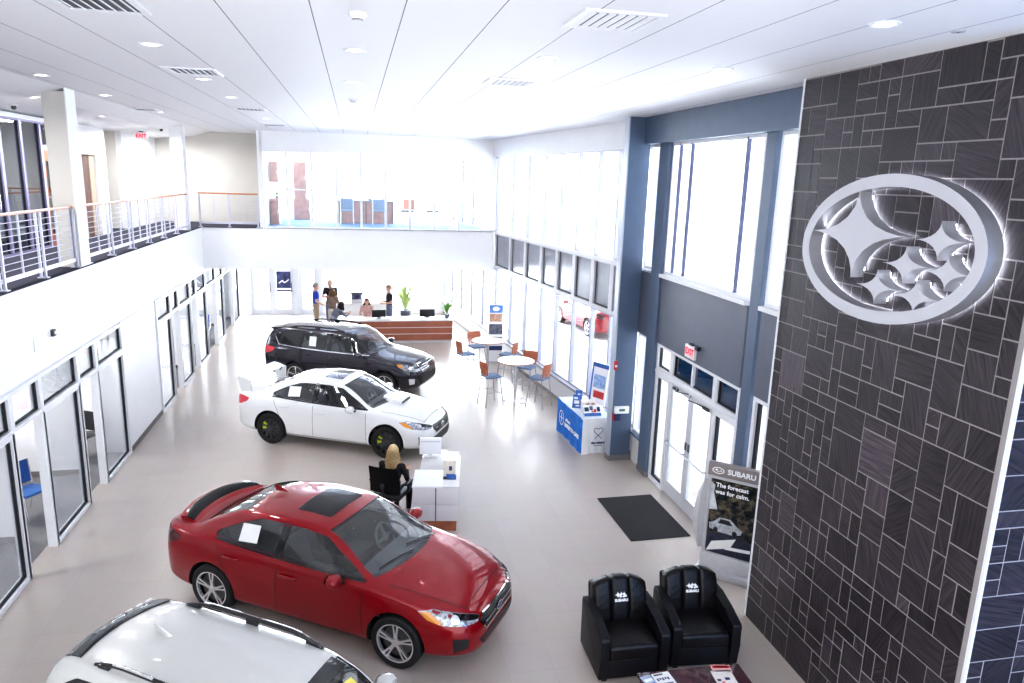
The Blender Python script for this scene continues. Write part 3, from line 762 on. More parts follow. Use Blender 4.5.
        for key, faces in groups.items():
            t = bmesh.new(); vm = {}
            for fc in faces:
                vs = []
                for v in fc.verts:
                    if v not in vm: vm[v] = t.verts.new(v.co)
                    vs.append(vm[v])
                try: nf = t.faces.new(vs); nf.material_index = fc.material_index
                except ValueError: pass
            if key.startswith('door') or key in ('hood', 'lid'):     # dark shut lines belong to their panel
                k0 = len(t.faces)
                if key == 'hood':
                    x0, x1 = P['hood_x']; xs = [x0+(x1-x0)*i/12 for i in range(13)]
                    for sg in (1, -1): s.ribbon(t, 'T', [(x, sg*(f['yr'](x)-.006)) for x in xs], .009, mi=1)
                    s.ribbon(t, 'T', [(x1, -f['yr'](x1)+.01), (x1, f['yr'](x1)-.01)], .009, mi=1)
                elif key == 'lid' and P['lid'] == 'trunk_lid':
                    xs = [P['lid_x']-(P['lid_x']-s.S.x0-.12)*i/8 for i in range(9)]
                    for sg in (1, -1): s.ribbon(t, 'T', [(x, sg*(f['yr'](x)-.006)) for x in xs], .008, mi=1)
                elif key.startswith('door'):
                    l0, l1 = (dl[0], dl[1]) if 'front' in key else (dl[1], dl[2]); kk = key[-1]
                    zb_, zt_ = P['sill'], f['zs'](l1[0][0])-.01
                    a = [(linex(l0, zb_+(zt_-zb_)*i/8), zb_+(zt_-zb_)*i/8) for i in range(9)]
                    b = [(linex(l1, zb_+(zt_-zb_)*i/8), zb_+(zt_-zb_)*i/8) for i in range(9)]
                    if 'rear' in key:
                        ax = P['axles'][1]; rr = P['wr']+.06; b = [q for q in b if math.hypot(q[0]-ax, q[1]-P['wr']) > rr]
                        s.ribbon(t, kk, b, .008, mi=1)
                        s.ribbon(t, kk, [a[0], (ax+rr+.01, zb_)], .008, mi=1)
                    else:
                        s.ribbon(t, kk, a, .008, mi=1); s.ribbon(t, kk, b, .008, mi=1); s.ribbon(t, kk, [a[0], b[0]], .008, mi=1)
            me = bpy.data.meshes.new(key); t.to_mesh(me); t.free()
            nm = names.get(key, 'door'); o = link(nm, me, [P['paint'], seam_m if key != 'body' else cabin], s.root, 32)
            s.parts[key] = o
        bm.free()
    def wheel(s, x, sg, style):
        P = s.P; r = P['wr']; y = sg*P.get('track', .80)
        w = bpy.data.objects.new('wheel', None); C.objects.link(w); w.parent = s.root; w.location = (x, y, r); w.empty_display_size = .1
        M = Matrix.Rotation(-PI/2 if sg > 0 else PI/2, 4, 'X')      # local +z -> outboard
        rr = r*.72
        mb = MB(); mb.lathe([(rr, -.10), (r*.93, -.105), (r*.985, -.085), (r, -.05), (r, .05), (r*.985, .085), (r*.93, .105), (rr+.012, .10), (rr, .09)], 48, M); mb.build('tyre', rubber, w, 30)
        mb = MB(); dk = style['dark']
        mb.mi = 1; mb.lathe([(rr, -.09), (rr-.02, -.02), (rr-.02, .03), (0, .02)], 40, M)
        mb.mi = 0 if not style.get('black_lip') else 1
        mb.lathe([(rr, .088), (rr+.006, .098), (rr-.012, .094), (rr-.02, .06)], 48, M)
        mb.mi = 0; n = style['n']
        for k in range(n):
            a = 2*PI*k/n+style.get('rot', PI/2); Ms = M @ Matrix.Rotation(a, 4, 'Z')
            if style['type'] == 'wide':
                mb.mi = 0; mb.prism([(.03, -.02), (.10, -.024), (rr-.012, -.042), (rr-.012, .042), (.10, .024), (.03, .02)], .05, .085, Ms); mb.mi = 1; mb.prism([(.12, -.003), (rr-.02, -.012), (rr-.02, .012), (.12, .003)], .084, .0865, Ms); mb.mi = 0
            else:
                mb.prism([(.03, -.014), (rr-.012, -.019), (rr-.012, .003), (.03, .006)], .05, .082, Ms)
                mb.prism([(rr*.5, -.012), (rr-.012, .03), (rr-.012, .045), (rr*.5, .004)], .05, .08, Ms)
        mb.lathe([(.05, .05), (.05, .086), (.03, .092), (0, .092)], 20, M)
        mb.build('rim', [style['m'], rim_dark], w, 30)
        mb = MB(); mb.lathe([(rr*.8, .022), (rr*.8, .034), (.05, .034)], 32, M); mb.build('brake_disc', dark_grey, w)
        if style.get('caliper'):
            mb = MB(); mb.prism([(rr*.86*math.cos(t), rr*.86*math.sin(t)) for t in [2.5+.09*i for i in range(10)]]+[(rr*.5*math.cos(t), rr*.5*math.sin(t)) for t in [3.31-.09*i for i in range(10)]], .03, .056, M)
            mb.build('brake_caliper', style['caliper'], w)
    def finish(s, loc, rotz):
        s.root.location = loc; s.root.rotation_euler = (0, 0, rotz); return s.root
    def build(s):
        P = s.P; s.shell(); r = s.root; f = s.S.f
        # glass
        g = lambda poly: [(a, b) for a, b in poly]
        def grow(poly, d):
            cx = sum(p[0] for p in poly)/len(poly); cy = sum(p[1] for p in poly)/len(poly)
            return [(a+math.copysign(min(d, abs(a-cx)), a-cx), b+math.copysign(min(d, abs(b-cy)), b-cy)) for a, b in poly]
        s.patch('windshield', 'T', grow(P['ws'], .012), ws_glass, -.008, .08)
        s.patch('rear_window', P.get('rw_plane', 'T'), grow(P['rw'], .012), car_glass, -.008, .08)
        for nm, poly in P['side_windows'].items():
            for k in 'RL': s.patch('side_window', k, grow(poly, .012), car_glass, -.010, .08)
        for k in 'RL':
            for poly in P['pillars']: s.patch('pillar_trim', k, poly, black_gloss, .003, .1)
        if P.get('sunroof'): s.patch('sunroof', 'T', round_poly(P['sunroof'], .05), sunroof_m, .004, .07)
        # window surround strip
        for k in 'RL':
            bm = bmesh.new(); s.ribbon(bm, k, P['beltstrip'], .022, .004)
            me = bpy.data.meshes.new('window_trim'); bm.to_mesh(me); bm.free(); link('window_trim', me, P.get('strip_mat', black_gloss), r, 60)
        # lamps
        for sg in (1, -1):
            ang = P['hl_ang']*sg; t = Vector((-math.sin(ang), math.cos(ang), 0))
            pr = lambda pts: [(Vector((x, sg*y, 0)).dot(t), z) for x, y, z in pts]
            hl = s.patch('headlight', ('D', ang), pr(P['headlight']), lamp_clear, .006, .05)
            s.patch('headlight_bezel', ('D', ang), pr(P['hl_dark']), black_gloss, .009, .05, hl)
            s.patch('turn_signal', ('D', ang), pr(P['hl_amber']), lamp_amber, .010, .05, hl)
            ctr = [Vector(q) for q in P['headlight']]; c0 = sum(ctr, Vector())/len(ctr)
            ac, zc = pr([(c0.x+P.get('proj_dx', .02), c0.y, c0.z)])[0]
            pj = bmesh.new(); s.patch_bm(pj, ('D', ang), [(ac+.05*math.cos(q*PI/8), zc+.04*math.sin(q*PI/8)) for q in range(16)], .012, .05)
            me = bpy.data.meshes.new('lamp_projector'); pj.to_mesh(me); pj.free(); link('lamp_projector', me, chrome, hl, 60)
            ang2 = P['tl_ang']*sg; t = Vector((-math.sin(ang2), math.cos(ang2), 0))
            s.patch('tail_light', ('D', ang2), pr(P['taillight']), P.get('tl_mat', lamp_red), .006, .05)
            ang = P['hl_ang']*sg; t = Vector((-math.sin(ang), math.cos(ang), 0))
            s.patch('fog_lamp_bezel', ('D', ang), pr(P['fog']), P.get('fog_mat', black_plastic), .006, .05)
        # grille
        gr = s.patch('grille', 'F', P['grille'], P.get('grille_mat', black_plastic), .008, .06)
        bm = bmesh.new()
        ys = [p[0] for p in P['grille']]; zs_ = [p[1] for p in P['grille']]; zc = (min(zs_)+max(zs_))/2; w = max(ys)
        for dz in P.get('bars', (-.05, .05)): s.ribbon(bm, 'F', [(-w*.88, zc+dz), (w*.88, zc+dz)], .012, .014)
        s.ribbon(bm, 'F', P['grille']+[P['grille'][0]], .014, .012)
        me = bpy.data.meshes.new('grille_trim'); bm.to_mesh(me); bm.free(); link('grille_trim', me, P.get('bar_mat', chrome), gr, 60)
        em = s.patch('emblem', 'F', ellipse(.075, .04, 24, 0, zc), print_navy, .020, .05, gr)
        bm = bmesh.new(); s.ribbon(bm, 'F', ellipse(.075, .04, 24, 0, zc)+[(.075, zc)], .012, .023)
        s.patch_bm(bm, 'F', star4(-.025, zc+.004, .035, .02), .022, .05)
        for q in ((.03, .012), (.035, -.008), (.01, -.014)): s.patch_bm(bm, 'F', star4(q[0], zc+q[1], .014, .009), .022, .05)
        me = bpy.data.meshes.new('emblem_stars'); bm.to_mesh(me); bm.free(); link('emblem_stars', me, chrome, em, 60)
        s.patch('lower_intake', 'F', P['intake'], black_plastic, .006, .06)
        # mirrors, handles
        mx, my, mz = P['mirror']
        for sg in (1, -1):
            mb = MB(); rings = []
            for a, sc in ((0, .55), (.035, .9), (.08, 1.0), (.13, .92), (.165, .6)):
                rings.append([(mx+(-.035+a)*.9*1.0-.02, sg*(my+.02*(a/.165))+sg*0+sg*.115*sc*math.cos(t)*1.0, mz+.072*sc*math.sin(t)) for t in [2*PI*i/14 for i in range(14)]])
            mb.loft(rings); m = mb.build('side_mirror', P.get('mirror_mat', P['paint']), r, 50)
            mb = MB(); mb.bar((mx+.05, sg*(my-.16), mz-.06), (mx+.05, sg*(my-.04), mz-.035), .09, .05); mb.build('mirror_stalk', black_plastic, m, 0)
            mb = MB(); mb.poly([(mx-.056, sg*(my+.085*math.cos(t)), mz+.052*math.sin(t)) for t in [2*PI*i/14 for i in range(14)]]); mb.build('mirror_glass', chrome, m, 0)
            for hx, hz, key in ((P['handles'][0][0], P['handles'][0][1], 'door_front'), (P['handles'][1][0], P['handles'][1][1], 'door_rear')):
                k = 'L' if sg > 0 else 'R'; p0 = s.hit(k, hx-.1, hz, .03); p1 = s.hit(k, hx+.1, hz, .03); pa = s.hit(k, hx-.11, hz, 0); pb = s.hit(k, hx+.11, hz, 0)
                mb = MB(); mb.tube([pa, p0, (p0+p1)/2, p1, pb], [.013, .015, .015, .015, .013], 8); mb.build('door_handle', P.get('handle_mat', P['paint']), s.parts.get(key+k, r), 60)
        for ax in P['axles']:
            for sg in (1, -1): s.wheel(ax, sg, P['wheel'])
        # cabin
        zc0 = P['seat_z']
        for nm, x, ys_ in (('front_seat', -.12, (.36, -.36)), ('rear_seat', -.98, (0,))):
            for y in ys_:
                hw = .25 if nm == 'front_seat' else .60
                mb = MB(); mb.box(x-.25, x+.28, y-hw, y+hw, .36, zc0, .05)
                Mb = Matrix.Translation((x-.22, y, zc0-.04)) @ Matrix.Rotation(R(-17), 4, 'Y')
                mb.box(-.07, .06, -hw+.02, hw-.02, 0, .50, .05, Mb)
                hr = (0,) if nm == 'front_seat' else (-.36, .36)
                for q in hr: mb.box(-.05, .04, q-.12, q+.12, .52, .68, .035, Mb)
                mb.build(nm, seat_grey, r, 40)
        zd = P['dash_z']; cx = P['cab'][1]
        mb = MB(); mb.prism([(cx-.02, zd+.0), (cx-.02, .45), (cx-.5, .5), (cx-.46, zd-.1), (cx-.38, zd-.01)], -.68, .68, Matrix(((1,0,0,0),(0,0,1,0),(0,1,0,0),(0,0,0,1)))); mb.build('dashboard', dash_grey, r, 30)
        Ms = Matrix.Translation((cx-.58, .36, zd-.06)) @ Matrix.Rotation(R(65), 4, 'Y')
        mb = MB(); mb.tube([Ms @ Vector((.185*math.cos(t), .185*math.sin(t), 0)) for t in [2*PI*i/24 for i in range(24)]], .016, 8, closed=True)
        mb.ell((0,0,0), (.06, .07, .03), 10, 6, Ms)
        for a in (0, PI, PI/2*3): mb.bar(Ms @ Vector((0,0,0)), Ms @ Vector((.18*math.sin(a), .18*math.cos(a), 0)), .035, .02)
        mb.build('steering_wheel', dash_grey, r, 50)
        # wipers
        x0, z0 = P['wiper_x'], 0
        for y0, y1 in ((.50, -.02), (-.06, -.58)):
            mb = MB(); pts = [s.hit('T', x0-.04-.10*q-(.05 if y0 < 0 else 0)*q, y0+(y1-y0)*q, .014) for q in [i/6 for i in range(7)]]; mb.tube(pts, .009, 6); mb.build('wiper', black_plastic, r, 60)
        # paper in rear side windows
        if P.get('sticker'):
            s.patch('window_sticker', 'R', P['sticker'], paper, .004, .1)
        if P.get('extra'): P['extra'](s)
        return s

def tr(curves, sx=1, sy=1, sz=1, dx=0):
    return {k: [(x*sx+dx, v*(sy if k[0] == 'y' else sz)) for x, v in pts] for k, pts in curves.items()}
def squeeze(curves, ax, k, z0=None, kz=1.0):
    return {n: [((ax+(x-ax)*k if x < ax else x), (v if z0 is None or n[0] == 'y' or v < z0 else z0+(v-z0)*kz)) for x, v in pts] for n, pts in curves.items()}
sedan_curves = dict(
    ymax=[(-2.38,.56),(-2.34,.66),(-2.26,.755),(-2.1,.825),(-1.8,.868),(-1.335,.888),(-.5,.885),(.3,.885),(.9,.885),(1.335,.888),(1.7,.868),(1.95,.80),(2.1,.70),(2.19,.58),(2.235,.44)],
    zb=[(-2.38,.42),(-2.30,.29),(-2.1,.23),(-1.6,.2),(0,.18),(1.4,.19),(1.9,.2),(2.15,.21),(2.235,.26)],
    zmid=[(-2.38,.72),(-2.1,.70),(-1.335,.66),(-.5,.62),(.9,.60),(1.6,.58),(2.0,.52),(2.235,.44)],
    zs=[(-2.38,.90),(-2.3,.985),(-2.15,1.0),(-1.9,.995),(-1.335,.975),(-.5,.945),(.3,.92),(.9,.90),(1.335,.86),(1.75,.785),(2.0,.71),(2.15,.64),(2.235,.56)],
    ys=[(-2.38,.52),(-2.3,.64),(-2.1,.74),(-1.8,.785),(-1.335,.815),(-.5,.835),(.3,.835),(.9,.83),(1.335,.805),(1.75,.755),(2.0,.66),(2.15,.55),(2.235,.38)],
    yr=[(-2.38,.47),(-2.3,.58),(-2.1,.66),(-1.8,.685),(-1.45,.62),(-1.0,.565),(-.3,.585),(.2,.58),(.55,.63),(1.0,.735),(1.335,.675),(1.75,.60),(2.0,.52),(2.15,.43),(2.235,.28)],
    zr=[(-2.38,.925),(-2.3,1.01),(-2.1,1.03),(-1.8,1.045),(-1.45,1.19),(-1.0,1.335),(-.3,1.40),(.1,1.385),(.35,1.31),(1.0,.945),(1.335,.905),(1.75,.83),(2.0,.755),(2.15,.68),(2.235,.585)],
    zt=[(-2.38,.94),(-2.32,1.02),(-2.15,1.05),(-1.95,1.065),(-1.72,1.11),(-1.3,1.29),(-.95,1.40),(-.3,1.455),(.05,1.448),(.32,1.40),(1.18,1.015),(1.335,.985),(1.75,.895),(2.0,.81),(2.15,.72),(2.235,.60)])
sedan_curves = squeeze(sedan_curves, -1.335, .88, .95, .945)
def ws_poly(S_yr, xt, xb, bow, ins=.05, n=6):
    """windscreen outline in plan: top edge, A-pillar sides, bowed cowl"""
    xs = [xt+.0+(xb-bow-xt)*i/n for i in range(n+1)]
    left = [(x, S_yr(x)-ins) for x in xs]
    bot = [(xb-bow*(abs(q)**2), q*(S_yr(xb-bow)-ins)) for q in (.75, .4, 0, -.4, -.75)]
    right = [(x, -(S_yr(x)-ins)) for x in xs[::-1]]
    top = [(xt+.07*(1-abs(q)**2), q*(S_yr(xt)-ins)) for q in (-.7, 0, .7)]
    return left+bot+right+top
def rw_poly(S_yr, xt, xb, ins=.07, n=5):
    xs = [xt+(xb-xt)*i/n for i in range(n+1)]
    return [(x, S_yr(x)-ins) for x in xs]+[(xb-.07*(1-q*q), q*(S_yr(xb)-ins)) for q in (.6, 0, -.6)]+[(x, -(S_yr(x)-ins)) for x in xs[::-1]]+[(xt-.05*(1-q*q), q*(S_yr(xt)-ins)) for q in (-.6, 0, .6)]
wide5 = dict(type='wide', n=5, m=alloy, dark=True)
black_multi = dict(type='twin', n=10, m=alloy_black, dark=True, caliper=caliper_y, black_lip=True)
silver5 = dict(type='twin', n=5, m=alloy, dark=True)

def lip_spoiler(s):
    rings = []
    for i in range(17):
        y = -.62+1.24*i/16; q = abs(y)/.62; x = -2.03+.17*q*q; z = 1.115-.05*q**4; 
        a = [(.17, -.045), (.10, .012), (0, .045), (-.10, .058), (-.155, .052), (-.15, .035), (-.06, .018), (.04, -.02), (.15, -.06)]
        sc = .60-.12*q**3
        rings.append([(x+u*sc, y, z+w_*sc) for u, w_ in a])
    mb = MB(); mb.loft(rings); sp = mb.build('rear_spoiler', spoiler_black, s.root, 50)
    rings = []
    for i in range(17):
        y = -.625+1.25*i/16; q = abs(y)/.625; x = -2.03+.17*q*q; z = 1.06-.04*q**4
        rings.append([(x+.18, y, z-.02), (x+.12, y, z+.03), (x-.12, y, z+.075), (x-.16, y, z+.06), (x-.14, y, z-.06), (x+.1, y, z-.06)])
    mb = MB(); mb.loft(rings); mb.build('spoiler_base', s.P['paint'], sp, 50)
    mb = MB(); mb.loft([[(-.98, 0, 1.39), (-.80, .018, 1.405), (-.78, 0, 1.41), (-.80, -.018, 1.405)], [(-.99, 0, 1.43), (-.9, .012, 1.45), (-.88, 0, 1.452), (-.9, -.012, 1.45)], [(-1.0, 0, 1.475), (-.96, .003, 1.477), (-.955, 0, 1.478), (-.96, -.003, 1.477)]]); mb.build('antenna_fin', s.P['paint'], s.root, 50)
def wing_spoiler(s):
    mb = MB(); rings = []
    for i in range(13):
        y = -.68+1.36*i/12; rings.append([(-1.90+u, y, 1.27+w_) for u, w_ in ((.0, -.01), (-.10, .03), (-.25, .06), (-.29, .06), (-.25, .035), (-.10, .0))])
    mb.loft(rings); sp = mb.build('rear_wing', s.P['paint'], s.root, 50)
    for sg in (1, -1):
        mb = MB(); mb.prism([(-1.88, 1.0), (-1.87, 1.26), (-2.18, 1.33), (-2.21, 1.29), (-2.12, 1.0)], sg*.665, sg*.69, Matrix(((1,0,0,0),(0,0,1,0),(0,1,0,0),(0,0,0,1)))); mb.build('wing_endplate', s.P['paint'], sp, 0)
    mb = MB(); mb.prism([(-1.95, 1.22), (-2.02, 1.14), (-2.04, 1.16), (-1.97, 1.24)], .660, .664, Matrix(((1,0,0,0),(0,0,1,0),(0,1,0,0),(0,0,0,1)))); mb.build('wing_badge', black_plastic, sp, 0)
    # bonnet scoop
    f = s.S.f
    rings = []
    for x, w_, h in ((.98, .20, .0), (1.1, .25, .035), (1.32, .27, .065), (1.42, .26, .068)):
        z = f['zt'](x); rings.append([(x, -w_, z-.03), (x, -w_*.9, z+h*.9), (x, 0, z+h), (x, w_*.9, z+h*.9), (x, w_, z-.03)])
    mb = MB(); mb.loft(rings); sc = mb.build('bonnet_scoop', s.P['paint'], s.root, 50)
    x = 1.423; z = f['zt'](1.42); mb = MB(); mb.poly([(x, -.235, z-.0), (x, -.225, z+.05), (x, 0, z+.058), (x, .225, z+.05), (x, .235, z)]); mb.build('scoop_mouth', black_plastic, sc, 0)
impreza = dict(name='red_sedan', paint=paint_red, curves=sedan_curves, axles=(1.335, -1.335), wr=.325, track=.775, cab=(-1.58, 1.04), ws_z0=.955, rw_z0=1.05,
    side_windows=dict(front=[(.88,.955),(.27,1.285),(-.02,1.322),(-.27,1.328),(-.29,.985)], rear=[(-.37,.99),(-.35,1.328),(-.70,1.31),(-1.0,1.215),(-1.30,1.085),(-1.31,1.04),(-1.2,1.02)]),
    pillars=[[(-.285,.985),(-.265,1.335),(-.355,1.335),(-.375,.985)]], beltstrip=[(.90,.945),(-.29,.974),(-.9,.997),(-1.30,1.015)],
    sunroof=[(.14,-.36),(.14,.36),(-.36,.36),(-.36,-.36)], door_lines=[((.90,.3),(.88,.95)),((-.32,.3),(-.32,.95)),((-.92,.3),(-1.28,1.0))], sill=.27,
    hood_x=(1.17,2.04), lid='trunk_lid', lid_x=-1.78, hl_ang=R(42), headlight=[(1.66,.875,.775),(1.85,.83,.795),(2.05,.70,.745),(2.17,.52,.69),(2.20,.44,.655),(2.19,.48,.61),(2.08,.70,.625),(1.92,.81,.65),(1.76,.86,.70)],
    hl_dark=[(2.02,.72,.75),(2.17,.52,.688),(2.20,.44,.654),(2.19,.47,.632),(2.06,.68,.685)], hl_amber=[(1.68,.873,.772),(1.80,.845,.775),(1.92,.815,.68),(1.90,.82,.655),(1.76,.86,.70)],
    tl_ang=R(138), taillight=[(-2.20,.60,.955),(-2.05,.79,.96),(-1.89,.84,.925),(-1.93,.845,.86),(-2.09,.80,.78),(-2.21,.62,.78)],
    fog=[(2.02,.775,.50),(2.14,.62,.47),(2.13,.63,.36),(2.03,.77,.33)], grille=[(-.36,.655),(.36,.655),(.455,.60),(.37,.47),(-.37,.47),(-.455,.60)], intake=[(-.50,.40),(.50,.40),(.42,.30),(-.42,.30)], bars=(.0,),
    mirror=(.56,.94,.965), handles=((-.14,.80),(-1.0,.845)), wheel=wide5, seat_z=.60, dash_z=.93, wiper_x=1.15, sticker=[(-.66,1.06),(-.68,1.24),(-.96,1.22),(-.94,1.04)], extra=lip_spoiler)
T0 = Shape(impreza); impreza['ws'] = ws_poly(T0.f['yr'], .25, 1.18, .20); impreza['rw'] = rw_poly(T0.f['yr'], -.98, -1.58)
HEAD = R(-33.7)
red = Car(impreza, 'glossy red sedan with sunroof and black rear spoiler, nearest full car in the showroom').build(); red.finish((-.27, 8.80, 0), HEAD)
wrx = dict(impreza); wrx.update(name='white_sedan', paint=paint_white, wheel=black_multi, extra=wing_spoiler, wr=.335, bar_mat=black_gloss, tl_mat=lamp_red_b, handle_mat=paint_white,
    grille=[(-.40,.66),(.40,.66),(.44,.60),(.34,.50),(-.34,.50),(-.44,.60)], intake=[(-.52,.44),(.52,.44),(.46,.28),(-.46,.28)], sunroof=[(.12,-.36),(.12,.36),(-.30,.36),(-.30,-.36)])
white = Car(wrx, 'white sedan with black wheels and tall rear wing, parked beyond the red car').build(); white.finish((-.265, 15.05, 0), R(-26.6)); white.root.scale = (.967, .97, 1)

suv_curves = dict(
    ymax=[(-2.40,.62),(-2.36,.72),(-2.28,.80),(-2.1,.855),(-1.8,.885),(-1.32,.897),(-.5,.895),(.9,.895),(1.32,.897),(1.7,.88),(1.95,.82),(2.08,.74),(2.16,.63),(2.21,.48)],
    zb=[(-2.40,.52),(-2.32,.40),(-2.1,.30),(-1.6,.27),(0,.25),(1.4,.25),(1.9,.26),(2.1,.28),(2.21,.34)],
    zmid=[(-2.40,.82),(-1.32,.76),(0,.72),(1.0,.70),(1.7,.68),(2.21,.58)],
    zs=[(-2.40,1.02),(-2.3,1.10),(-1.8,1.10),(-.5,1.07),(.3,1.05),(.9,1.035),(1.32,1.0),(1.75,.93),(2.0,.86),(2.12,.80),(2.21,.70)],
    ys=[(-2.40,.58),(-2.3,.74),(-2.1,.79),(-1.8,.815),(-.5,.845),(.9,.84),(1.32,.82),(1.75,.775),(2.0,.70),(2.12,.60),(2.21,.42)],
    yr=[(-2.40,.53),(-2.33,.60),(-2.2,.60),(-2.0,.605),(-1.5,.615),(-.5,.625),(.2,.615),(.5,.66),(.88,.745),(1.32,.68),(1.75,.62),(2.0,.55),(2.12,.47),(2.21,.32)],
    zr=[(-2.40,1.05),(-2.36,1.22),(-2.28,1.37),(-2.12,1.53),(-1.95,1.585),(-1.3,1.615),(-.3,1.62),(.1,1.60),(.35,1.51),(.88,1.09),(1.32,1.04),(1.75,.97),(2.0,.90),(2.12,.83),(2.21,.72)],
    zt=[(-2.40,1.07),(-2.36,1.25),(-2.28,1.42),(-2.14,1.585),(-1.97,1.645),(-1.3,1.675),(-.3,1.685),(.05,1.675),(.3,1.62),(1.08,1.16),(1.32,1.115),(1.75,1.03),(2.0,.95),(2.12,.87),(2.21,.74)])
def rails(m, m2=None, z=.055, x0=-1.62, x1=.02, spoil=None, fin=True, spx=-2.0, spl=1.0, finx=0):
    def f(s):
        S = s.S.f; mb = None
        for sg in (1, -1):
            pts = []; n = 14
            for i in range(n+1):
                x = x0+(x1-x0)*i/n; h = z*min(1, 6*min(i, n-i)/n)
                hit = s.hit('T', x, sg*(S['yr'](x)-.075), h); pts.append(hit)
            mb = MB(); mb.tube(pts, [.016]+[.022]*(n-1)+[.016], 8); rl = mb.build('roof_rail', m, s.root, 60)
            for i in (1, n//2, n-1): MB().bar(pts[i]+Vector((-.06, 0, -.03)), pts[i]+Vector((.06, 0, -.03)), .04, .06).build('rail_foot', m, rl, 0)
            if m2:
                for a, b in ((2, 6), (8, 12)): MB().tube([p+Vector((0, sg*.006, .012)) for p in pts[a:b+1]], .013, 6).build('rail_insert', m2, rl, 60)
        if fin:
            z0 = S['zt'](-1.5+finx); mb = MB(); mb.loft([[(-1.62, 0, z0-.02), (-1.42, .022, z0-.02), (-1.38, 0, z0-.02), (-1.42, -.022, z0-.02)], [(-1.63, 0, z0+.035), (-1.53, .013, z0+.035), (-1.51, 0, z0+.035), (-1.53, -.013, z0+.035)], [(-1.63, 0, z0+.075), (-1.60, .003, z0+.077), (-1.595, 0, z0+.077), (-1.60, -.003, z0+.077)]]); bmesh.ops.translate(mb.bm, vec=(finx, 0, 0), verts=mb.bm.verts); mb.build('antenna_fin', s.P['paint'], s.root, 50)
        # roof spoiler above the tailgate
        sm = spoil or s.P['paint']; rings = []
        for i in range(13):
            hw = .52 if spoil else .60; y = -hw+2*hw*i/12; q = abs(y)/hw; x = spx+.05*q*q; zz = S['zt'](spx)-(.03+.035*q*q)
            rings.append([(x+.0, y, zz+.040), (x-.06, y, zz+.036), (x-.15, y, zz+.012), (x-.19, y, zz-.015), (x-.12, y, zz-.03), (x, y, zz-.03)] if spoil else [(x+.10, y, zz+.035), (x-.1, y, zz+.025), (x-.30*spl+.05*q, y, zz-.005), (x-.31*spl+.05*q, y, zz-.03), (x-.1, y, zz-.05), (x+.08, y, zz-.03)])
        mb = MB(); mb.loft(rings); sp = mb.build('roof_spoiler', sm, s.root, 50)
        if spoil:
            mb = MB()
            for k in range(4): y = .08+.12*k; mb.box(spx-.155, spx-.125, y-.035, y+.035, S['zt'](spx)-.05, S['zt'](spx)-.018-.03*(y/.6)**2)
            mb.build('spoiler_slot', white_lam, sp, 0)
    return f
forester = dict(name='dark_suv', paint=paint_dark, curves=suv_curves, axles=(1.32, -1.32), wr=.345, track=.785, cab=(-2.12, .95), ws_z0=1.10, rw_plane='B', rw_x=(-2.7, -2.13),
    rw=[(-.55,1.17),(.55,1.17),(.60,1.22),(.51,1.47),(.46,1.50),(-.46,1.50),(-.51,1.47),(-.60,1.22)],
    side_windows=dict(front=[(.80,1.105),(.30,1.47),(.10,1.545),(-.28,1.565),(-.29,1.115)], rear=[(-.37,1.115),(-.36,1.565),(-1.12,1.555),(-1.18,1.14)], quarter=[(-1.27,1.145),(-1.21,1.55),(-1.72,1.52),(-1.98,1.40),(-1.85,1.19)]),
    pillars=[[(-.285,1.11),(-.275,1.57),(-.365,1.57),(-.375,1.11)],[(-1.175,1.14),(-1.115,1.56),(-1.215,1.555),(-1.275,1.145)]], beltstrip=[(.84,1.09),(-.29,1.10),(-1.2,1.125),(-1.85,1.165),(-2.0,1.37)], strip_mat=chrome,
    sunroof=None, door_lines=[((.84,.35),(.82,1.05)),((-.33,.35),(-.33,1.05)),((-.90,.35),(-1.24,1.1))], sill=.36, hood_x=(1.08,2.0), lid='tailgate', lid_x=-2.15, lid_y=.66, hl_ang=R(40),
    headlight=[(1.70,.875,.935),(1.9,.83,.93),(2.08,.66,.87),(2.15,.50,.84),(2.16,.47,.74),(2.09,.68,.73),(1.9,.84,.78),(1.76,.88,.85)], hl_dark=[(2.08,.66,.86),(2.15,.50,.83),(2.155,.485,.80),(2.08,.66,.82)], hl_amber=[(1.70,.875,.93),(1.82,.85,.93),(1.86,.855,.83),(1.76,.88,.86)],
    tl_ang=R(140), taillight=[(-2.34,.66,1.10),(-2.2,.80,1.10),(-2.0,.86,1.07),(-2.05,.87,.98),(-2.2,.84,.90),(-2.36,.68,.90)], tl_mat=lamp_red_b, fog=[(1.98,.81,.56),(2.10,.70,.55),(2.10,.71,.41),(2.0,.80,.39)], fog_mat=chrome,
    grille=[(-.42,.90),(.42,.90),(.47,.85),(.42,.70),(-.42,.70),(-.47,.85)], bars=(-.05,.0,.05), intake=[(-.62,.58),(.62,.58),(.55,.40),(-.55,.40)],
    mirror=(.62,1.0,1.13), handles=((-.14,.93),(-.98,.96)), wheel=silver5, seat_z=.74, dash_z=1.08, wiper_x=1.06, sticker=[(-.72,1.2),(-.74,1.45),(-.95,1.45),(-.93,1.2)], handle_mat=paint_dark, extra=rails(black_gloss, fin=False))
T1 = Shape(forester); forester['ws'] = ws_poly(T1.f['yr'], .22, 1.07, .24)
suv = Car(forester, 'dark grey sport utility car with roof rails, farthest car in the showroom').build(); suv.finish((-.09, 19.22, 0), R(-27.5)); suv.root.scale = (.965, .965, .945)
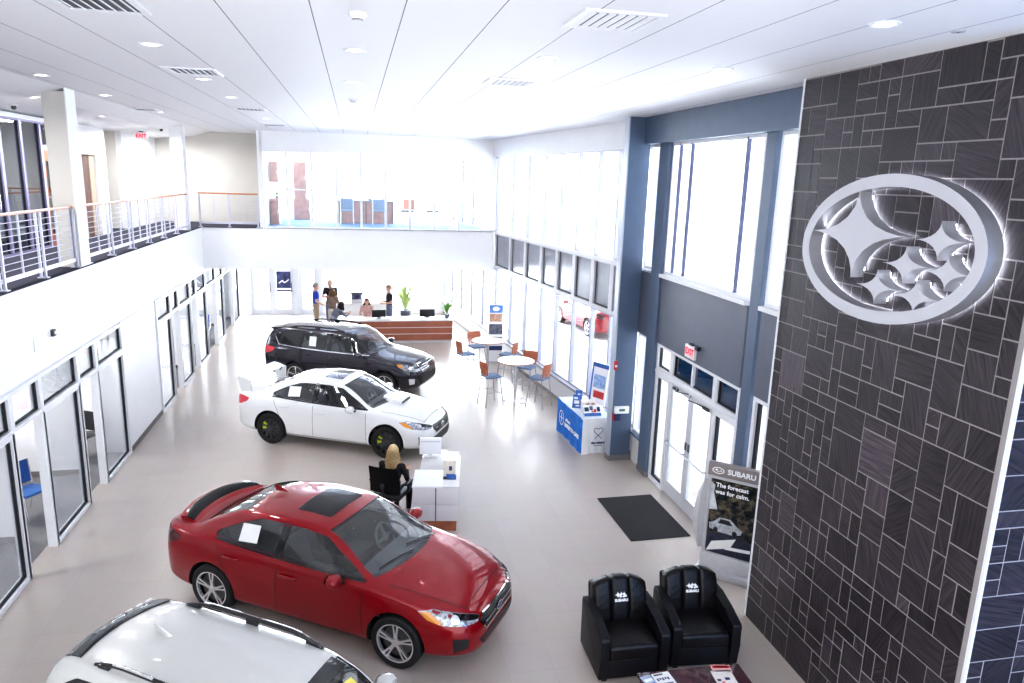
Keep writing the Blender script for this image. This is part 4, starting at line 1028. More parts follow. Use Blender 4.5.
trek = dict(forester); trek.update(name='white_crossover', paint=paint_white2, curves=squeeze(tr(suv_curves, .955, 1, .955, -.0), -1.27, .80), axles=(1.29, -1.27), cab=(-1.80, .90), ws_z0=1.05, rw_x=(-2.6,-1.88), rw=[(a, b*.955) for a, b in forester['rw']],
    side_windows={k: [(a*.955 if a > -1.33 else -1.27+(a*.955+1.27)*.8, b*.955) for a, b in v] for k, v in forester['side_windows'].items()}, pillars=[[(a*.955, b*.955) for a, b in v] for v in forester['pillars']], beltstrip=[(a*.955 if a > -1.33 else -1.27+(a*.955+1.27)*.8, b*.955) for a, b in forester['beltstrip']],
    door_lines=[((a*.955,b*.955),(c*.955,d*.955)) for (a,b),(c,d) in forester['door_lines']], hood_x=(1.04,1.91), lid_x=-1.9,
    headlight=[(a*.955,b,c*.955) for a,b,c in forester['headlight']], hl_dark=[(a*.955,b,c*.955) for a,b,c in forester['hl_dark']], hl_amber=[(a*.955,b,c*.955) for a,b,c in forester['hl_amber']], taillight=[(-1.27+(a*.955+1.27)*.8,b,c*.955) for a,b,c in forester['taillight']],
    fog=[(a*.955,b,c*.955) for a,b,c in forester['fog']], fog_mat=black_plastic, grille=[(a,b*.955) for a,b in forester['grille']], intake=[(a,b*.955) for a,b in forester['intake']], mirror=(.42,1.0,1.05), handles=((-.14,.89),(-.94,.92)), wheel=wide5, wiper_x=1.01, sticker=None,
    handle_mat=paint_white, strip_mat=black_gloss, extra=rails(black_gloss, steel, .06, -1.46, .08, black_gloss, True, -1.70, .85, .30), seat_z=.7, dash_z=1.03)
T2 = Shape(trek); trek['ws'] = ws_poly(T2.f['yr'], .21, 1.02, .23)
trekc = Car(trek, 'white crossover roof with dark rails and shark fin, cut off by the bottom edge').build(); trekc.finish((-.66, 5.29, 0), R(-34.5)); trekc.root.scale = (1, .87, 1)
trekc.patch('windscreen_band', 'T', [(.19,.50),(.32,.53),(.36,.2),(.37,0),(.36,-.2),(.32,-.53),(.19,-.50),(.25,0)], black_gloss, .005, .08)
o = trekc.patch('window_sticker', 'T', [(.42,.30),(.42,.44),(.52,.45),(.52,.30)], plate_yellow, .004, .1)

# parked cars outside the angled windows
for k, (x, y, rz, lab) in enumerate(((9.0, 26.4, R(97), 'red parked car outside the angled windows, nearer of the two'), (12.6, 27.4, R(97), 'red parked car outside the angled windows, farther of the two'))):
    c = dup(red.root, (x, y, -.06), rz, lab, 'cars parked outside')
    c.name = 'parked_car'
# ================================================================ FURNITURE
T = Matrix.Translation
def RX(d): return Matrix.Rotation(R(d), 4, 'X')
def RY(d): return Matrix.Rotation(R(d), 4, 'Y')
def RZ(d): return Matrix.Rotation(R(d), 4, 'Z')
# ---------------- leather armchairs (local: front looks to -y)
def armchair(label, loc, rz):
    t = thing('armchair', label, 'armchair', loc, rz)
    Myz = Matrix(((0,0,1,0),(1,0,0,0),(0,1,0,0),(0,0,0,1)))     # (y, z) polygon extruded along x
    for sg in (-1, 1):
        x0, x1 = sorted((sg*.41, sg*.30)); mb = MB(); tb = bmesh.new()
        prof = [(-.36,.035),(-.39,.30),(-.395,.545),(-.37,.575),(-.1,.625),(.20,.66),(.36,.66),(.385,.60),(.365,.035)]
        a = [tb.verts.new((x0, y, z)) for y, z in prof]; b = [tb.verts.new((x1, y, z)) for y, z in prof]
        tb.faces.new(a[::-1]); tb.faces.new(b)
        for i in range(len(prof)): j = (i+1) % len(prof); tb.faces.new((a[i], a[j], b[j], b[i]))
        bmesh.ops.bevel(tb, geom=[e for e in tb.edges], offset=.018, segments=3, profile=.6, affect='EDGES'); mb.merge(tb)
        mb.build('armrest', leather_panel, t, 40)
    mb = MB(); mb.box(-.30, .30, -.35, .30, .035, .27, .02); mb.build('seat_base', leather_panel, t, 40)
    mb = MB(); mb.box(-.298, .298, -.375, .22, .27, .44, .05, seg=4)
    bm = mb.bm; bmesh.ops.subdivide_edges(bm, edges=[e for e in bm.edges if e.calc_length() > .2], cuts=8, use_grid_fill=True)
    for v in bm.verts:
        if v.co.z > .40: v.co.z += .025*(1-(v.co.x/.3)**2)*(1-((v.co.y+.08)/.32)**2)+.003*math.sin(v.co.x*60)*math.sin(v.co.y*47)
    mb.build('seat_cushion', leather, t, 50)
    Mb = T((0, .19, .40)) @ RX(-14)
    mb = MB(); mb.box(-.335, .335, .06, .17, -.36, .47, .05, Mb); mb.build('back_shell', leather_panel, t, 40)
    for sg, x0, x1, m, nm in ((-1, -.33, -.105, leather, 'back_cushion'), (0, -.11, .11, leather_panel, 'back_panel'), (1, .105, .33, leather, 'back_cushion')):
        mb = MB(); mb.box(x0, x1, -.07, .09, 0.0, .545, .055, None, 4); bm = mb.bm
        bmesh.ops.subdivide_edges(bm, edges=[e for e in bm.edges if e.calc_length() > .12], cuts=7, use_grid_fill=True)
        for v in bm.verts:
            if v.co.y < 0:
                q = 1-((v.co.z-.27)/.28)**2; v.co.y -= .035*max(q, 0)
                if sg: v.co.y += .007*math.sin(v.co.z*70+v.co.x*35)+.004*math.sin(v.co.x*90)
            v.co.z += -.085*(abs(v.co.x)/.33)**3*(v.co.z/.545)**2 if v.co.z > .2 else 0
        bmesh.ops.transform(bm, matrix=Mb, verts=bm.verts); mb.build(nm, m, t, 60)
    Ml = Mb @ T((0, -.112, .315)) @ RX(90)
    mb = MB()
    for cx, cy, a, b in ((-.042, .012, .040, .034), (.0, .022, .026, .026), (.034, .016, .03, .028), (-.01, -.006, .028, .024), (.055, -.006, .024, .02), (.03, -.012, .022, .018)):
        mb.prism(star4(cx, cy+.012, a, b, .62, 5), -.004, .004, Ml)
    mb.build('star_logo', print_white, t, 0)
    text('lettering', 'SUBARU', .042, print_white, t, Ml @ T((0, -.042, 0)), .004, bold=.0022, space=1.05)
    for x in (-.33, .33):
        for y in (-.3, .3): MB().box(x-.03, x+.03, y-.03, y+.03, 0, .04).build('foot', black_plastic, t, 0)
    return t
armchair('black leather armchair with white star logo, left of the pair beside the coffee table', (3.00, 7.05, 0), R(-1))
armchair('black leather armchair with white star logo, right of the pair, next to the slate wall', (3.92, 7.10, 0), R(-5))
# ---------------- coffee table + magazines
tt = thing('coffee_table', 'low dark red wood coffee table in front of the armchairs', 'table', (3.42, 5.88, 0), R(-2))
MB().box(-.58, .58, -.36, .38, .38, .42, .008).build('tabletop', mat('dark red mahogany', (0.075,0.028,0.035), .12, noise=.3, scale=5, coat=.6), tt)
for x in (-.52, .52):
    for y in (-.30, .32): MB().box(x-.03, x+.03, y-.03, y+.03, 0, .38).build('leg', black_plastic, tt, 0)
MB().box(-.50, .50, -.28, .30, .12, .14).build('shelf', black_plastic, tt, 0)
def magazine(label, loc, rz, cover, w, h, blocks, name='magazine', th=.008):
    t = thing(name, label, 'magazine', loc, rz, 'magazines on the coffee table')
    MB().box(-w/2, w/2, -h/2, h/2, 0, th, .001).build('pages', cover, t, 0)
    for i, (x0, x1, y0, y1, m) in enumerate(blocks): MB().box(x0, x1, y0, y1, th, th+.001).build('cover_print', m, t, 0)
    return t
rnd = random.Random(3)
magazine('white leaflet with navy print, left end of the coffee table', (3.10, 6.09, .421), R(5), paper, .20, .28, [(-.085,.02,.10,.125,print_grey)]+[(-.08+.03*i, -.06+.03*i, .02+.012*(i % 2), .06, print_navy) for i in range(5)]+[(-.06,.07,-.05,-.02,print_grey)])
magazine('pale blue brochure at the left edge of the coffee table', (2.94, 6.07, .421), R(12), mat('pale blue card', (.40,.48,.62), .5), .12, .28, [(-.045,.045,-.09,.02,print_blue),(-.045,.045,.05,.09,print_white)])
magazine('cream leaflet with dark print at the right end of the coffee table', (3.74, 6.02, .421), R(-6), mat('cream paper', (.78,.72,.68), .6), .22, .27, [(-.09,-.05,-.03,.0,print_navy),(.0,.05,-.02,.02,print_navy),(-.05,-.02,-.06,-.04,print_red)])
magazine('red and white magazine behind the cream leaflet on the coffee table', (3.78, 6.185, .421), R(-10), mat('pale red card', (.75,.45,.42), .6), .21, .11, [(-.09,.10,.0,.045,print_red),(-.07,.09,.012,.032,print_navy)])
# ---------------- big emblem on the slate
sg = thing('wall_emblem', 'large white oval star emblem lit from behind on the slate wall', 'sign', (XS, 5.885, 4.975), 0)
ME = frame_M((0, 0, 0), (0, -1, 0), (0, 0, 1))       # local z points into the room
emb = mat('satin white enamel', (.58,.58,.62), .35, .1, noise=.01); emb_side = mat('steel edge', (.45,.45,.48), .35, .6, noise=.02)
halo = bpy.data.materials.new('white led'); halo.use_nodes = True; hb = halo.node_tree.nodes['Principled BSDF']; hb.inputs['Emission Color'].default_value = (.85,.9,1,1); hb.inputs['Emission Strength'].default_value = 9
tilt = RZ(3.0)
def ring_mesh(a0, b0, a1, b1, z0, z1, n=72):
    mb = MB(); o = ellipse(a0, b0, n); i = ellipse(a1, b1, n); M = ME @ tilt
    P = lambda p, z: M @ Vector((p[0], p[1], z)); vs = [[mb.bm.verts.new(P(p, z)) for p in L] for L, z in ((o, z0), (o, z1), (i, z1), (i, z0))]
    for k in range(n):
        j = (k+1) % n
        for q in range(4):
            A, B = vs[q], vs[(q+1) % 4]; f = mb.bm.faces.new((A[k], A[j], B[j], B[k])); f.material_index = 0 if q == 1 else 1
    return mb
ring_mesh(1.195, .685, 1.075, .57, .032, .18).build('ring', [emb, emb_side], sg, 40)
stars = [(-.37, .13, .73, .43), (.69, .12, .29, .165), (.33, -.115, .29, .165), (.81, -.14, .26, .15), (.0, -.35, .29, .16), (.50, -.38, .28, .15)]
for x, y, a, b in stars:
    mb = MB(); pts = star4(x, y, a, b, .53, 9)
    M = ME @ RZ(1.5); lo = [mb.bm.verts.new(M @ Vector((p[0], p[1], .032))) for p in pts]; hi = [mb.bm.verts.new(M @ Vector((p[0], p[1], .17))) for p in pts]; n = len(pts)
    f = mb.bm.faces.new(hi); f.material_index = 0; f = mb.bm.faces.new(lo[::-1]); f.material_index = 1
    for k in range(n): f = mb.bm.faces.new((lo[k], lo[(k+1) % n], hi[(k+1) % n], hi[k])); f.material_index = 1
    mb.build('star', [emb, emb_side], sg, 30)
ring_mesh(1.17, .66, 1.10, .595, .018, .030).build('led_strip', halo, sg, 0)
mb = MB()
for x, y, a, b in stars: mb.prism(star4(x, y, a*.85, b*.85, .5, 6), .018, .030, ME @ RZ(1.5))
mb.build('led_strip', halo, sg, 0)
# ---------------- display stand by the entrance
ds = thing('display_stand', 'grey freestanding poster stand by the slate wall and entrance', 'sign', (5.125, 8.55, -0.0), math.atan2(-.68, .734))
taupe = mat('taupe header panel', (.25,.215,.215), .45); silver = mat('silver frame', (.62,.62,.65), .35, .4); lgrey = mat('light grey panel', (.60,.60,.62), .45)
MB().box(-.38, .38, 0, .10, 1.50, 1.69, .01).build('header_panel', taupe, ds)
MB().box(-.37, -.33, 0, .09, .1, 1.50).box(.33, .37, 0, .09, .1, 1.50).box(-.33, .33, 0, .09, 1.46, 1.50).box(-.33, .33, .0, .09, .30, .33).build('frame', silver, ds, 0)
MB().box(-.38, .38, -.02, .10, .10, .31, .01).build('lower_panel', lgrey, ds)
MB().box(-.42, .42, -.12, .22, 0, .10, .02).build('base', silver, ds)
MF = frame_M((0, -.002, 0), (1, 0, 0), (0, 0, 1))
text('lettering', 'SUBARU', .105, print_white, ds, MF @ T((.09, 1.592, 0)), .003, bold=.003)
mb = MB(); o_ = ellipse(.085, .05, 28, -.235, 1.592); i_ = ellipse(.07, .037, 28, -.235, 1.592)
vs = [[mb.bm.verts.new(MF @ Vector((*p, .004))) for p in L] for L in (o_, i_)]
for k in range(28): mb.bm.faces.new((vs[0][k], vs[0][(k+1) % 28], vs[1][(k+1) % 28], vs[1][k]))
for x, y, a, b in ((-.26, 1.598, .035, .025), (-.20, 1.60, .016, .011), (-.215, 1.583, .016, .011), (-.24, 1.575, .016, .010), (-.19, 1.585, .013, .009)): mb.prism(star4(x, y, a, b, .6, 5), .001, .004, MF)
mb.build('star_logo', print_white, ds, 0)
def poster_mat():
    m, nt, b = nodemat('autumn night road print'); tc = nt.nodes.new('ShaderNodeTexCoord')
    n1 = nt.nodes.new('ShaderNodeTexNoise'); n1.inputs['Scale'].default_value = 7; n1.inputs['Detail'].default_value = 8; n1.inputs['Roughness'].default_value = .75
    nt.links.new(tc.outputs['Object'], n1.inputs['Vector']); rp = nt.nodes.new('ShaderNodeValToRGB'); e = rp.color_ramp.elements
    e[0].position = .36; e[0].color = (.008,.009,.013,1); e[1].position = .74; e[1].color = (.42,.30,.16,1)
    for p, c in ((.47, (.02,.025,.03,1)), (.55, (.10,.085,.06,1)), (.63, (.17,.15,.10,1))): q = e.new(p); q.color = c
    nt.links.new(n1.outputs['Fac'], rp.inputs[0]); nt.links.new(rp.outputs[0], b.inputs['Base Color']); b.inputs['Roughness'].default_value = .25; return m
po = MB().box(-.32, .32, .015, .03, .33, 1.46).build('poster', poster_mat(), ds, 0)
MP = frame_M((0, .014, 0), (1, 0, 0), (0, 0, 1))
mb = MB(); mb.prism([(-.32, .98), (-.20, 1.0), (-.27, 1.25), (-.26, 1.36), (-.32, 1.40)], 0, .002, MP); mb.build('poster_sky', mat('grey sky print', (.5,.52,.55), .5, noise=.3, scale=9), po, 0)
mb = MB(); mb.prism([(-.32, .33), (.32, .33), (.32, .60), (.05, .68), (-.32, .62)], 0, .002, MP); mb.build('poster_road', mat('dark road print', (.03,.035,.06), .4, noise=.4, scale=12), po, 0)
mb = MB(); mb.prism([(-.29, .70), (-.30, .78), (-.22, .82), (-.16, .89), (-.0, .89), (.10, .80), (.17, .76), (.16, .70), (.06, .66), (-.2, .67)], .002, .004, MP); mb.build('poster_car', mat('silver car print', (.42,.44,.48), .4, noise=.4, scale=25), po, 0)
mb = MB(); mb.prism([(-.17, .80), (-.14, .87), (-.02, .87), (.04, .80)], .004, .005, MP)
for x in (-.2, .07): mb.prism(ellipse(.035, .04, 14, x, .69), .004, .005, MP)
mb.build('poster_car_detail', mat('black print', (.012,.013,.018), .5), po, 0)
mb = MB(); mb.prism([(-.24, .50), (.10, .62), (.03, .46), (-.31, .34)], .005, .008, MP); mb.build('leaflet_pocket', paper, po, 0)
mb = MB(); mb.prism([(-.02, .47), (.31, .50), (.31, .45), (-.05, .42)], .004, .006, MP); mb.build('poster_banner', print_white, po, 0)
text('lettering', 'The forecast', .088, print_white, po, MP @ T((-.25, 1.37, .003)), .002, 'LEFT', .0025)
text('lettering', 'was for calm.', .088, print_white, po, MP @ T((-.25, 1.27, .003)), .002, 'LEFT', .0025)
mb = MB(); rows = []
for z, b in ((.33, .02), (.5, .05), (.85, .075), (1.2, .06), (1.40, .0)):
    rows.append([(-.39-.02-b*.6, .03-b, z), (-.40-.13*(1-((z-.85)/.56)**2)-.02, .06-b*.5, z), (-.39, .10, z)])
mb.grid(rows); mb.build('side_wing', lgrey, ds, 60)
# ---------------- door mats
t = MB().box(-.51, .51, -.79, .79, 0, .014, .004).build('door_mat', mat('charcoal mat pile', (.028,.026,.031), .95, noise=.6, scale=120, bump=.5)); t.location = (4.66, 10.56, 0); t.rotation_euler[2] = R(1)
tag(t, 'charcoal rectangular door mat inside the glass entrance doors', 'mat')
t = MB().box(-.8, .8, -.25, .25, 0, .012, .004).build('door_mat', mat('grey mat pile', (.30,.30,.33), .95, noise=.3, scale=90)); t.location = (-1.9, 28.95, 0)
tag(t, 'grey door mat in front of the far back doors', 'mat')
# ---------------- cloth covered table
kt = thing('cloth_table', 'table with bright blue cloth side and white cloth front beside the blue column', 'table', (4.76, 14.2, 0), R(3.5))
def cloth_wall(p0, p1, z1, amp, seed, inset0=0, inset1=0):
    rnd = random.Random(seed); rows = []; p0 = Vector(p0); p1 = Vector(p1); d = (p1-p0); L_ = d.length; d.normalize(); n = Vector((d.y, -d.x, 0)); N = 30
    for k in range(9):
        z = z1*(1-k/8)+.012*(k/8); row = []
        for i in range(N+1):
            q = i/N; p = p0+d*L_*q+n*(amp*(k/8)*math.sin(q*9+seed)*.6+.012*(k/8)*math.sin(q*23))
            p = p+d*(inset0*(1-q)*(k/8)-inset1*q*(k/8)); row.append((p.x, p.y, z))
        rows.append(row)
    mb = MB(); mb.grid(rows); return mb
cloth_wall((-.33, .78, 0), (-.33, -.76, 0), .77, .02, 1, .0, .0).build('blue_cloth', blue_cloth, kt, 70)
cloth_wall((-.33, -.76, 0), (.33, -.76, 0), .77, .012, 2, .10, .0).build('white_cloth', white_cloth, kt, 70)
MB().box(-.33, .33, -.76, .78, .75, .775, .006).build('tabletop_cloth', mat('pale blue white cloth', (.66,.72,.80), .8), kt)
for x in (-.28, .28):
    for y in (-.7, .72): MB().cyl((x, y, 0), (x, y, .75), .015, n=8).build('leg', dark_grey, kt)
MB().prism([(-.20, .0), (-.33, 0), (-.33, .70), (-.32, .70)], -.775, -.768, Matrix(((1,0,0,0),(0,0,1,0),(0,1,0,0),(0,0,0,1)))).build('white_cloth_fold', white_cloth, kt, 0)
MBl = frame_M((-.352, 0, 0), (0, -1, 0), (0, 0, 1))
text('lettering', 'subaru', .10, print_white, kt, MBl @ T((-.18, .46, .0)), .006, 'LEFT', .003)
text('lettering', 'LOVES TO CARE', .115, print_white, kt, MBl @ T((-.22, .33, .0)), .006, 'LEFT', .004)
mb = MB(); L0 = ellipse(.15, .17, 30, -.42, .42); L1 = ellipse(.125, .145, 30, -.42, .42); vs = [[mb.bm.verts.new(MBl @ Vector((*p, .008))) for p in L] for L in (L0, L1)]
for k in range(30): mb.bm.faces.new((vs[0][k], vs[0][(k+1) % 30], vs[1][(k+1) % 30], vs[1][k]))
mb.prism([(-.43, .33), (-.41, .33), (-.41, .52), (-.43, .52)], .004, .009, MBl); mb.prism([(-.50, .41), (-.34, .41), (-.34, .43), (-.50, .43)], .004, .009, MBl); mb.build('round_logo', print_white, kt, 0)
MW = frame_M((0, -.785, 0), (1, 0, 0), (0, 0, 1))
heart = [(.16*math.sin(t)**3*.62, .50+.62*.0095*(13*math.cos(t)-5*math.cos(2*t)-2*math.cos(3*t)-math.cos(4*t))) for t in [2*PI*i/40 for i in range(41)]]
mb = MB(); pts = [MW @ Vector((x+.02, y, .002)) for x, y in heart]; mb.tube(pts[2:20], .006, 5); mb.tube(pts[21:39], .006, 5)
mb.tube([MW @ Vector((.025, .41, .002)), MW @ Vector((.09, .34, .002))], .006, 5); mb.tube([MW @ Vector((.015, .41, .002)), MW @ Vector((-.05, .34, .002))], .006, 5); mb.build('heart_logo', print_navy, kt, 50)
text('lettering', 'the subaru', .068, print_navy, kt, MW @ T((.02, .25, 0)), .004, bold=.003); text('lettering', 'love promise', .035, print_navy, kt, MW @ T((.02, .19, 0)), .004)
def holder(name, label, loc, rz, w, h, tiltdeg, cover, blocks, cat='display', backm=print_blue, depth=.02):
    t = thing(name, label, cat, loc, rz, None); Mh = RX(-tiltdeg)
    MB().box(-w/2, w/2, 0, depth, 0, h, .002, Mh).build('board', cover, t, 0)
    for x0, x1, z0, z1, m in blocks: MB().box(x0*w, x1*w, -.004, 0, z0*h, z1*h, 0, Mh).build('print', m, t, 0)
    MB().box(-w/2, w/2, -.03, .10, 0, .015).build('stand_foot', backm, t, 0); return t
holder('picture_display', 'blue based picture board with dog photos at the near edge of the cloth table', (4.75, 13.60, .786), 0, .36, .22, 35, print_white, [(-.5,.5,0,.22,print_blue),(-.45,-.2,.4,.8,print_navy),(-.15,.05,.5,.9,print_grey),(.1,.25,.3,.6,print_red),(.3,.48,.35,.8,print_navy),(-.05,.1,.25,.45,print_skin)])
holder('leaflet_holder', 'small tilted navy leaflet holder in the middle of the cloth table', (4.56, 14.16, .781), R(-25), .18, .28, 20, print_blue, [(-.3,.3,.3,.55,print_white),(-.35,.1,.65,.8,print_white),(-.1,.35,.1,.2,print_white)])
holder('leaflet_holder', 'small upright blue card with white spots at the far end of the cloth table', (4.74, 14.55, .779), R(-10), .14, .26, 10, print_blue, [(-.2,.2,.45,.7,print_white),(-.4,-.1,.1,.3,print_white),(.2,.4,.8,.92,print_navy)])
t = thing('donation_box', 'white box with tan lid band standing behind the picture board', 'box', (4.73, 13.87, .776), R(-4)); MB().box(-.13, .13, -.10, .10, 0, .17, .006).build('carton', white_lam, t); MB().box(-.14, .14, -.11, .11, .17, .24, .008).build('lid', cream_lam, t); MB().box(-.08, .0, -.112, -.108, .19, .225).box(.04, .1, -.112, -.108, .185, .23).build('lid_print', print_skin, t, 0)
t = thing('leaflet_stand', 'tall blue and white leaflet board standing on the cloth table against the blue column', 'sign', (4.98, 14.10, .779), -PI/2+R(28)); Ml = RX(-6)
MB().box(-.23, .23, 0, .02, .07, .97, .003, Ml).build('board', print_white, t, 0); MB().box(-.23, .23, -.006, 0, .88, .97, 0, Ml).box(-.23, -.19, -.006, 0, .07, .88, 0, Ml).build('blue_border', print_blue, t, 0)
MB().box(-.12, .18, -.006, 0, .22, .37, 0, Ml).build('print', print_red, t, 0); MB().box(-.15, .18, -.006, 0, .44, .72, 0, Ml).build('print', mat('sky print', (.3,.45,.75), .5, noise=.4, scale=12), t, 0); MB().box(-.18, .18, -.07, .02, .012, .10, .005).build('leaflet_tray', print_white, t); MB().box(-.2, .2, -.08, .09, 0, .012, .003).build('base', alu, t)
# ---------------- bar tables and stools
def bar_table(label, loc):
    t = thing('bar_table', label, 'table', loc, 0, 'round bar tables')
    MB().lathe([(0, 1.03), (.44, 1.03), (.46, 1.04), (.46, 1.055), (.45, 1.065), (0, 1.065)], 40).build('tabletop', cream_lam, t)
    MB().lathe([(.457, 1.030), (.464, 1.034), (.464, 1.056), (.457, 1.056)], 40).build('edge_band', pinkwood, t)
    MB().cyl((0, 0, .03), (0, 0, 1.03), .038, n=16).build('column', steel, t); MB().lathe([(0, .0), (.30, .0), (.30, .012), (.05, .04), (0, .04)], 36).build('base_plate', steel, t); return t
bar_table('far round bar table with pale top, beside the tall photo banner', (3.60, 19.58, 0)); bar_table('near round bar table with pale top, closest to the cloth table', (3.90, 17.24, 0))
def bar_stool(label, loc, rz):
    t = thing('bar_stool', label, 'stool', loc, rz, 'bar stools around the round tables')      # faces +y
    for x in (-1, 1):
        for y in (-1, 1): MB().tube([(x*.17, y*.16, .72), (x*.20, y*.21, .35), (x*.22, y*.25, 0)], .012, 8).build('leg', stool_steel, t)
    MB().tube([(-.205, .215, .3), (.205, .215, .3)], .009, 6).tube([(-.205, -.215, .3), (.205, -.215, .3)], .009, 6).tube([(-.205, -.215, .36), (-.205, .215, .36)], .009, 6).tube([(.205, -.215, .36), (.205, .215, .36)], .009, 6).build('foot_rest', stool_steel, t)
    MB().box(-.2, .2, -.2, .21, .72, .765, .02, None, 3).build('seat', blue_fabric, t)
    rows = []
    for k in range(7):
        q = k/6; w = .19+.05*math.sin(q*PI*.8); rows.append([(w*math.sin(a), -.215-.05*q+.06*(1-math.cos(a))*1.2, .79+.34*q) for a in [-1.1+2.2*i/10 for i in range(11)]])
    mb = MB(); mb.grid(rows); bmesh.ops.solidify(mb.bm, geom=mb.bm.faces[:], thickness=.014); mb.build('backrest', stool_wood, t, 50)
    for x in (-.13, .13): MB().tube([(x, -.18, .73), (x, -.205, .80), (x*.9, -.215, .92)], .01, 6).build('back_strut', steel, t)
    return t
tables = [(3.60, 19.58), (3.90, 17.24)]
for (x, y), k, lab in (((2.93, 19.35), 0, 'wood backed bar stool on the left side of the far round table'), ((3.22, 17.0), 1, 'wood backed bar stool on the left side of the near round table'), ((4.32, 17.78), 1, 'wood backed bar stool behind the near round table, toward the windows'), ((4.40, 16.72), 1, 'wood backed bar stool at the right front of the near round table'), ((4.12, 19.18), 0, 'wood backed bar stool to the right of the far round table'), ((3.40, 20.25), 0, 'wood backed bar stool behind the far round table')):
    tx, ty = tables[k]; bar_stool(lab, (x, y, 0), math.atan2(ty-y, tx-x)-PI/2)
# ---------------- tall photo banner
bn = thing('photo_banner', 'tall narrow banner with blue top and photo strips behind the far bar table', 'banner', (4.13, 21.2, 0), R(-4))
MB().box(-.215, .215, -.006, .006, .03, 1.80).build('banner_sheet', print_white, bn, 0); MB().box(-.22, .22, -.05, .05, 0, .05, .01).build('base', alu, bn)
for z0, z1, m in ((1.55, 1.79, mat('sky blue print', (.12,.25,.62), .6, noise=.3, scale=8)), (1.28, 1.52, print_skin), (.88, 1.20, print_grey), (.58, .80, mat('black and white print', (.25,.25,.25), .6, noise=.95, scale=22)), (.38, .52, print_navy)): MB().box(-.21, .21, -.01, -.005, z0, z1).build('photo', m, bn, 0)
MB().prism(ellipse(.11, .07, 20, 0, 1.67), .010, .013, frame_M((0, 0, 0), (1, 0, 0), (0, 0, 1))).build('white_cloud', print_white, bn, 0)
# ---------------- reception desk
rd = thing('reception_desk', 'long reception desk with cherry wood front and white stripes at the back', 'desk', (1.3, 24.05, 0), 0)
MB().box(-1.9, 1.88, 0, .06, .09, .30).box(-1.9, 1.88, 0, .06, .325, .52).box(-1.9, 1.88, 0, .06, .545, .75).build('wood_front', mat('red cherry panel', (.36,.125,.075), .35, noise=.15, scale=3), rd, 0)
MB().box(-1.9, 1.88, .015, .06, .30, .325).box(-1.9, 1.88, .015, .06, .52, .545).build('white_stripe', print_white, rd, 0)
MB().box(-1.92, 1.90, -.02, .75, .75, .79, .005).build('worktop', white_lam, rd); MB().box(-1.88, 1.86, .03, .7, 0, .09).build('plinth', lgrey, rd, 0); MB().box(1.82, 1.88, .06, .72, .09, .75).box(-1.9, -1.84, .06, .72, .09, .75).build('end_panel', white_lam, rd, 0)
def monitor(label, loc, rz, w=.50, h=.30):
    t = thing('computer_monitor', label, 'monitor', loc, rz); MB().box(-w/2, w/2, -.015, .02, .035, .035+h, .006).build('screen_back', black_plastic, t); MB().box(-.03, .03, .0, .03, .01, .2).build('stand', dark_grey, t, 0); MB().box(-.11, .11, -.06, .10, 0, .012, .003).build('stand_base', dark_grey, t); return t
monitor('black monitor seen from behind, left on the reception desk', (.72, 24.42, .79), 0, .46, .26); monitor('black monitor seen from behind, right on the reception desk', (2.35, 24.42, .79), 0, .52, .27)
def potted(name, label, cat, loc, pot_r, pot_h, stems, m, pm=pot_dark, flower=None):
    t = thing(name, label, cat, loc, 0); MB().lathe([(0, 0), (pot_r*.75, 0), (pot_r, pot_h), (pot_r*.9, pot_h), (pot_r*.85, pot_h*.9), (0, pot_h*.9)], 20).build('pot', pm, t); mb = MB(); fl = MB(); rnd = random.Random(len(label))
    for i in range(stems[0]):
        a = rnd.uniform(0, 2*PI); h = rnd.uniform(*stems[1]); sp = rnd.uniform(*stems[2]); w = stems[3]; pts = []
        for k in range(6): q = k/5; pts.append(Vector((sp*q**1.5*math.cos(a), sp*q**1.5*math.sin(a), pot_h*.9+h*q*(1-.22*q*q))))
        nrm = Vector((-math.sin(a), math.cos(a), 0))
        rows = [[p+nrm*w*math.sin(PI*(.1+.88*k/5)), p+Vector((0,0,-.006)), p-nrm*w*math.sin(PI*(.1+.88*k/5))] for k, p in enumerate(pts)]
        mb.grid(rows)
        if flower and i % 2 == 0: fl.ell(pts[-1], (.03, .03, .025), 8, 5)
    mb.build('foliage', m, t, 60)
    if flower: fl.build('blossoms', flower, t, 60)
    else: fl.bm.free()
    return t
potted('potted_palm', 'tall pale green palm in a dark pot behind the reception desk', 'plant', (1.80, 27.3, 0), .20, .55, (52, (.85, 1.4), (.25, .85), .034), leaf_lt)
potted('flower_pot', 'small pot of white flowers at the right end of the reception desk', 'plant', (3.03, 24.4, .79), .10, .14, (30, (.25, .65), (.1, .42), .022), leaf, pot_dark, mat('white blossom', (.8,.82,.88), .6))
wc = thing('work_counter', 'white work counter behind the reception desk', 'counter', (.35, 28.0, 0), 0); MB().box(-.8, .8, 0, .5, 0, .66, .01).build('cabinet', white_lam, wc); MB().box(-.82, .82, -.02, .52, .66, .69, .005).build('worktop', white_lam, wc)
pr = thing('office_printer', 'dark office printer on the white counter behind the reception desk', 'printer', (.0, 28.2, .69), 0); MB().box(-.22, .22, -.18, .2, .0, .14, .01).build('paper_drawer', lgrey, pr); MB().box(-.2, .2, -.16, .2, .14, .36, .02).build('housing', print_grey, pr); MB().box(-.24, .24, -.2, .22, .36, .42, .015).build('scanner_lid', dark_grey, pr); MB().box(-.1, .1, -.17, -.158, .18, .32).build('front_panel', print_navy, pr, 0)
